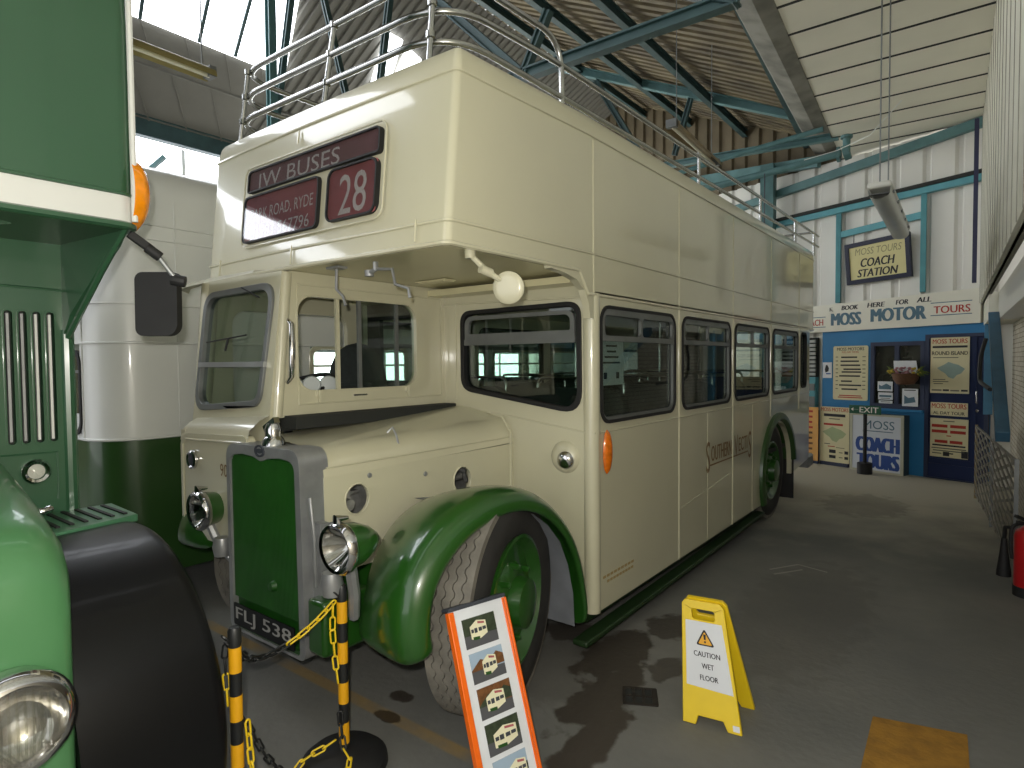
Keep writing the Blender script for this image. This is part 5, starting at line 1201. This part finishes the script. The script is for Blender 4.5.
# hanging basket in front of the window
bk_ = thing('flower_basket', ew(1.0, 1.33, .12), 'brown basket with pink and yellow flowers and a card in the ticket office window', 'basket')
mb = MB(); mb.lathe([(.0, 0), (.11, .01), (.16, .08), (.185, .17), (.17, .17), (.1, .1)], ew(.98, 1.36, .20), (0, 0, 1), 24); mb.build('basket_bowl', mat('wicker_brown', '6a4a34', .8, var=.4, scale=60, bump=.5), bk_, smooth=.6)
fl1, fl2, fl3 = MB(), MB(), MB(); rg = random.Random(5)
for k in range(46):
    a = rg.uniform(-.20, .20); c = rg.uniform(-.10, .10); z = 1.53 + rg.uniform(-.02, .10) * (1 - abs(a) * 2); q = ew(.98 + a, z, .20 + c)
    (fl1 if abs(a) < .13 else fl2).lathe([(0, -.012), (.02, -.006), (.026, .004), (.012, .016), (0, .018)], q, (rg.uniform(-1, 1), rg.uniform(-1, 1), 1), 7)
for k in range(34):
    sgn = -1 if k % 2 else 1; q = ew(.98 + sgn * rg.uniform(.12, .2), 1.52 + rg.uniform(-.02, .04), .20 + rg.uniform(-.06, .06)); q2 = q + EU * sgn * rg.uniform(.04, .13) + V((0, 0, rg.uniform(-.04, .10)))
    fl3.tube([q, q.lerp(q2, .5) + V((0, 0, .02)), q2], [.004, .012, .001], 5)
for m_, fm_, nm_ in ((fl1, mat('flower_pink', 'b98a93', .7, var=.3, scale=40), 'pink_flowers'), (fl2, mat('flower_yellow', 'c9b23c', .7, var=.3, scale=40), 'yellow_flowers'), (fl3, mat('leaf_green', '5d6f2e', .7, var=.3, scale=30), 'leaves')): tag(m_.build(nm_, fm_, bk_), kind='stuff')
mb = MB(); mb.plate([(-1.17, 1.57), (-.83, 1.52), (-.86, 1.72), (-1.175, 1.72)], [], fP(.15), .004); mb.build('card', PAPER, bk_)
# cabinet sign, map board, orange board
cb = thing('sign_cabinet', ew(1.45, 0, .12), 'white Moss Coach Tours box sign standing on the floor before the ticket office', 'sign')
def fK(a, b, c=0.0): return ew(-a + -.10, b, .27 + c)
mb = MB(); mb.mbox(fK, -1.86, -1.06, .0, .90, -.17, -.004); mb.build('case', mat('case_dark', '3c4a50', .5), cb, bevel=.004)
mb = MB(); mb.plate(rr(-1.86, -1.06, .0, .90, .005), [rr(-1.82, -1.10, .03, .87, .005)], fK, .02, .006); mb.build('front_frame', mat('frame_cream', 'b8b6a2', .5), cb)
mb = MB(); mb.mbox(fK, -1.83, -1.09, .02, .88, -.004, 0.0); pn = mb.build('sign_face', mat('sign_face_white', 'cdd2da', .5, var=.03), cb)
mb = MB(); mb.text('MOSS', fK, -1.42, .735, w=.46, h=.13, c=.001); mb.mbox(fK, -1.66, -1.21, .63, .642, 0, .001); mb.build('lettering', TEALI, pn)
mb = MB(); mb.text('COACH', fK, -1.44, .43, w=.66, h=.225, bold=.045, c=.001); mb.text('TOURS', fK, -1.43, .17, w=.64, h=.225, bold=.045, c=.001); mb.build('lettering', BLUEI, pn)
fM = lambda a, b, c=0.0: ew(-a - .07, b, .20 + c)
mbd = poster('cream map board of the island leaning left of the box sign', 2.37, 1.88, .06, .97, 0, POSTER,
       [(REDI, 't', 'MOSS MOTORS', 0, .925, .46, .06), (INK, 'bar', 0, .81, .36, .045), (GREYI, 'bar', 0, .765, .18, .016), (REDI, 'bar', -.02, .665, .32, .032), (GRN, 'poly', isl(0, .53, 1.2, 1.15)), (GREYI, 'bar', -.12, .35, .10, .014), (REDI, 'bar', -.05, .31, .12, .014), (GREYI, 'bar', .10, .30, .14, .01), (INK, 'bar', -.03, .21, .11, .055), (INK, 'bar', -.03, .125, .11, .05), (INK, 'bar', .2, .21, .06, .05), (INK, 'bar', .2, .125, .06, .045), (GREYI, 'bar', .11, .22, .06, .015), (GREYI, 'bar', .11, .14, .06, .015)], f=fM, cat='notice board')
mb = MB(); mb.mbox(fM, -2.37, -1.90, 0, .06, -.05, -.0); mb.mbox(fM, -2.36, -1.9, .06, .95, -.05, -.009); mb.build('board_base', NAVYG, mbd)
it = []
for i in range(9): it += [(BRN if i > 3 else REDI, 'bar', -.03 + .02 * (i % 3), .86 - i * .09, .34 - .05 * (i % 3), .035)]
ob_ = poster('orange text board half hidden behind the back of the cream bus', 2.86, 2.39, .05, .95, 0, mat('orange_board', 'dba45a', .6, var=.08), it, f=lambda a, b, c=0.0: ew(-a - .08, b, .24 + c), cat='notice board')
mb = MB(); mb.mbox(lambda a, b, c=0.0: ew(-a - .08, b, .24 + c), -2.84, -2.40, 0, .9, -.05, -.009); mb.build('board_base', NAVYG, ob_)
# louvred machine beyond the office
lv = thing('louvred_cabinet', ew(2.8, 0, .1), 'teal cabinet with a white louvred top standing left of the ticket office', 'cabinet')
mb = MB(); mb.mbox(eb, 2.45, 3.1, .0, 1.45, -.0, .10); mb.build('body', TEALB, lv)
mb = MB(); mb.mbox(eb, 2.45, 3.1, 1.45, 2.12, .0, .07); mb.build('louvre_back', GAP, lv)
for k in range(9): mb = MB(); mb.bar(ew(2.46, 1.50 + k * .07, .09), ew(3.09, 1.50 + k * .07, .09), .03, .045); mb.build('louvre_slat', mat('louvre_grey', 'aeb0ac', .5) if k == 0 else MATS['louvre_grey'], lv)
mb = MB(); mb.mbox(eb, 2.46, 3.08, .95, 1.12, .10, .11); mb.mbox(eb, 2.46, 2.62, 1.22, 1.34, .10, .12); mb.build('lower_panel', GREYF, lv)
# exit sign on its stand
ex = thing('exit_sign_stand', (-1.47, 10.72, 0), 'green EXIT sign with arrow on a black floor post before the box sign', 'exit sign')
mb = MB(); mb.lathe([(0, 0), (.105, 0), (.105, .16), (.095, .17), (0, .17)], (-1.47, 10.72, 0), (0, 0, 1), 24); mb.build('base', RUBBER, ex, smooth=.6)
mb = MB(); mb.lathe([(0, .16), (.026, .16), (.026, .93), (0, .93)], (-1.47, 10.72, 0), (0, 0, 1), 12); mb.build('post', RUBBER, ex, smooth=.6)
fE = frame_map((-1.47, 10.685, .98), -EU, (0, 0, 1))
mb = MB(); mb.mbox(fE, -.24, .23, -.065, .065, -.02, 0); sp2 = mb.build('sign_plate', mat('exit_green', '2c5f48', .4), ex, bevel=.003)
mb = MB(); mb.text('EXIT', fE, .06, 0, w=.28, h=.085, bold=.01, c=.001); mb.bar(fE(-.19, 0, .002), fE(-.10, 0, .002), .002, .02, -EN); mb.plate([(-.21, 0), (-.175, .028), (-.175, -.028)], [], fE, .001, .002); mb.build('lettering', WHITEL, sp2)
# ================================================================== lights and wires
def tube_light(name, p, q, label, chain_to=None, w=.16, mats=None, reflector=False):
    p, q = V(p), V(q); t = thing(name, (p + q) / 2, label, 'light fitting')
    d = (q - p).normalized(); r = d.cross(V((0, 0, 1))).normalized(); f = lambda a, b, c=0.0: (p + q) / 2 + d * a + r * b + V((0, 0, 1)) * c; L_ = (q - p).length / 2
    if reflector:
        mb = MB(); P = [[f(s * L_, w / 2 * math.sin(math.radians(a)), -.02 + w / 2 * math.cos(math.radians(a))) for a in range(-90, 91, 18)] for s in (-1, -.5, 0, .5, 1)]
        mb.grid(P); mb.grid([[v - V((0, 0, .004)) for v in row] for row in P]); mb.build('reflector', mats[0], t, smooth=.8)
        mb = MB(); mb.tube([f(-L_ * .97, 0, -.005), f(L_ * .97, 0, -.005)], .018, 10); mb.build('tube', mats[1], t, smooth=.8)
        mb = MB(); mb.mbox(f, L_ - .05, L_ + .01, -w * .35, w * .35, -.02, w * .4); mb.mbox(f, -L_ - .01, -L_ + .05, -w * .35, w * .35, -.02, w * .4); mb.build('end_cap', GREYF, t)
    else:
        mb = MB(); mb.mbox(f, -L_, L_, -w / 2, w / 2, 0, .05); mb.build('housing', mats[0], t, bevel=.015)
        mb = MB(); P = [[f(s * L_ * .985, w * .46 * math.sin(math.radians(a)), -.085 * abs(math.cos(math.radians(a))) ** .5) for a in range(-90, 91, 15)] for s in (-1, -.97, 0, .97, 1)]
        mb.grid(P); mb.build('diffuser', mats[1], t, smooth=.8)
        mb = MB()
        for s in (-.8, -.4, 0, .4, .8): mb.mbox(f, s * L_ - .02, s * L_ + .02, -w / 2 - .006, w / 2 + .006, -.01, .012)
        mb.build('clip', GREYF, t)
    for (s, zt) in chain_to or ():
        mb = MB(); mb.tube([f(s * L_, 0, .04), V((*f(s * L_, 0, 0).to_2d(), zt))], .006, 6); mb.build('hanging_chain', GREYF, t)
    return t
tube_light('strip_light', (-.71, 5.75, 3.12), (-.755, 7.75, 3.10), 'white batten strip light hanging on chains before the end wall', [(-.95, 5.04), (-.3, 5.04)], .17, (mat('batten_white', 'c8c8c0', .5), mat('batten_diffuser', 'b9bbb5', .3, coat=.3)))
tube_light('strip_light', (-2.78, 6.5, 4.32), (-2.86, 8.1, 4.30), 'strip light with a tan reflector above the bus rails near the truss', [(-.8, 5.78), (.8, 5.80)], .17, (mat('tan_reflector', 'a08f6c', .35, metal=.4), mat('dull_tube', 'd8d4c2', .4)), True)
tube_light('strip_light', (-5.46, 1.0, 4.32), (-5.48, 2.80, 4.30), 'strip light with a yellowish reflector before the grey roof panels', [(-.7, 7.1), (.9, 7.1)], .17, (mat('yellow_reflector', '9c9160', .4, metal=.2), mat('pale_tube', 'e2dfc4', .4)), True)
mb = MB(); mb.tube([V(p) for p in ((-.9, 9.2, 4.98), (-1.3, 9.6, 4.75), (-1.75, 9.95, 4.74), (-2.2, 9.98, 4.70))], .006, 6); tag(mb.build('white_cable', WHITEP), 'thin white cable drooping from the ceiling to the teal pipe', 'cable')
mb = MB(); mb.tube([(-2.75, 9.95, 4.6), (-2.75, 9.95, 3.2)], .008, 6); tag(mb.build('grey_conduit', CAPGREY), 'thin dark conduit dropping from the teal pipes behind the bus', 'conduit')
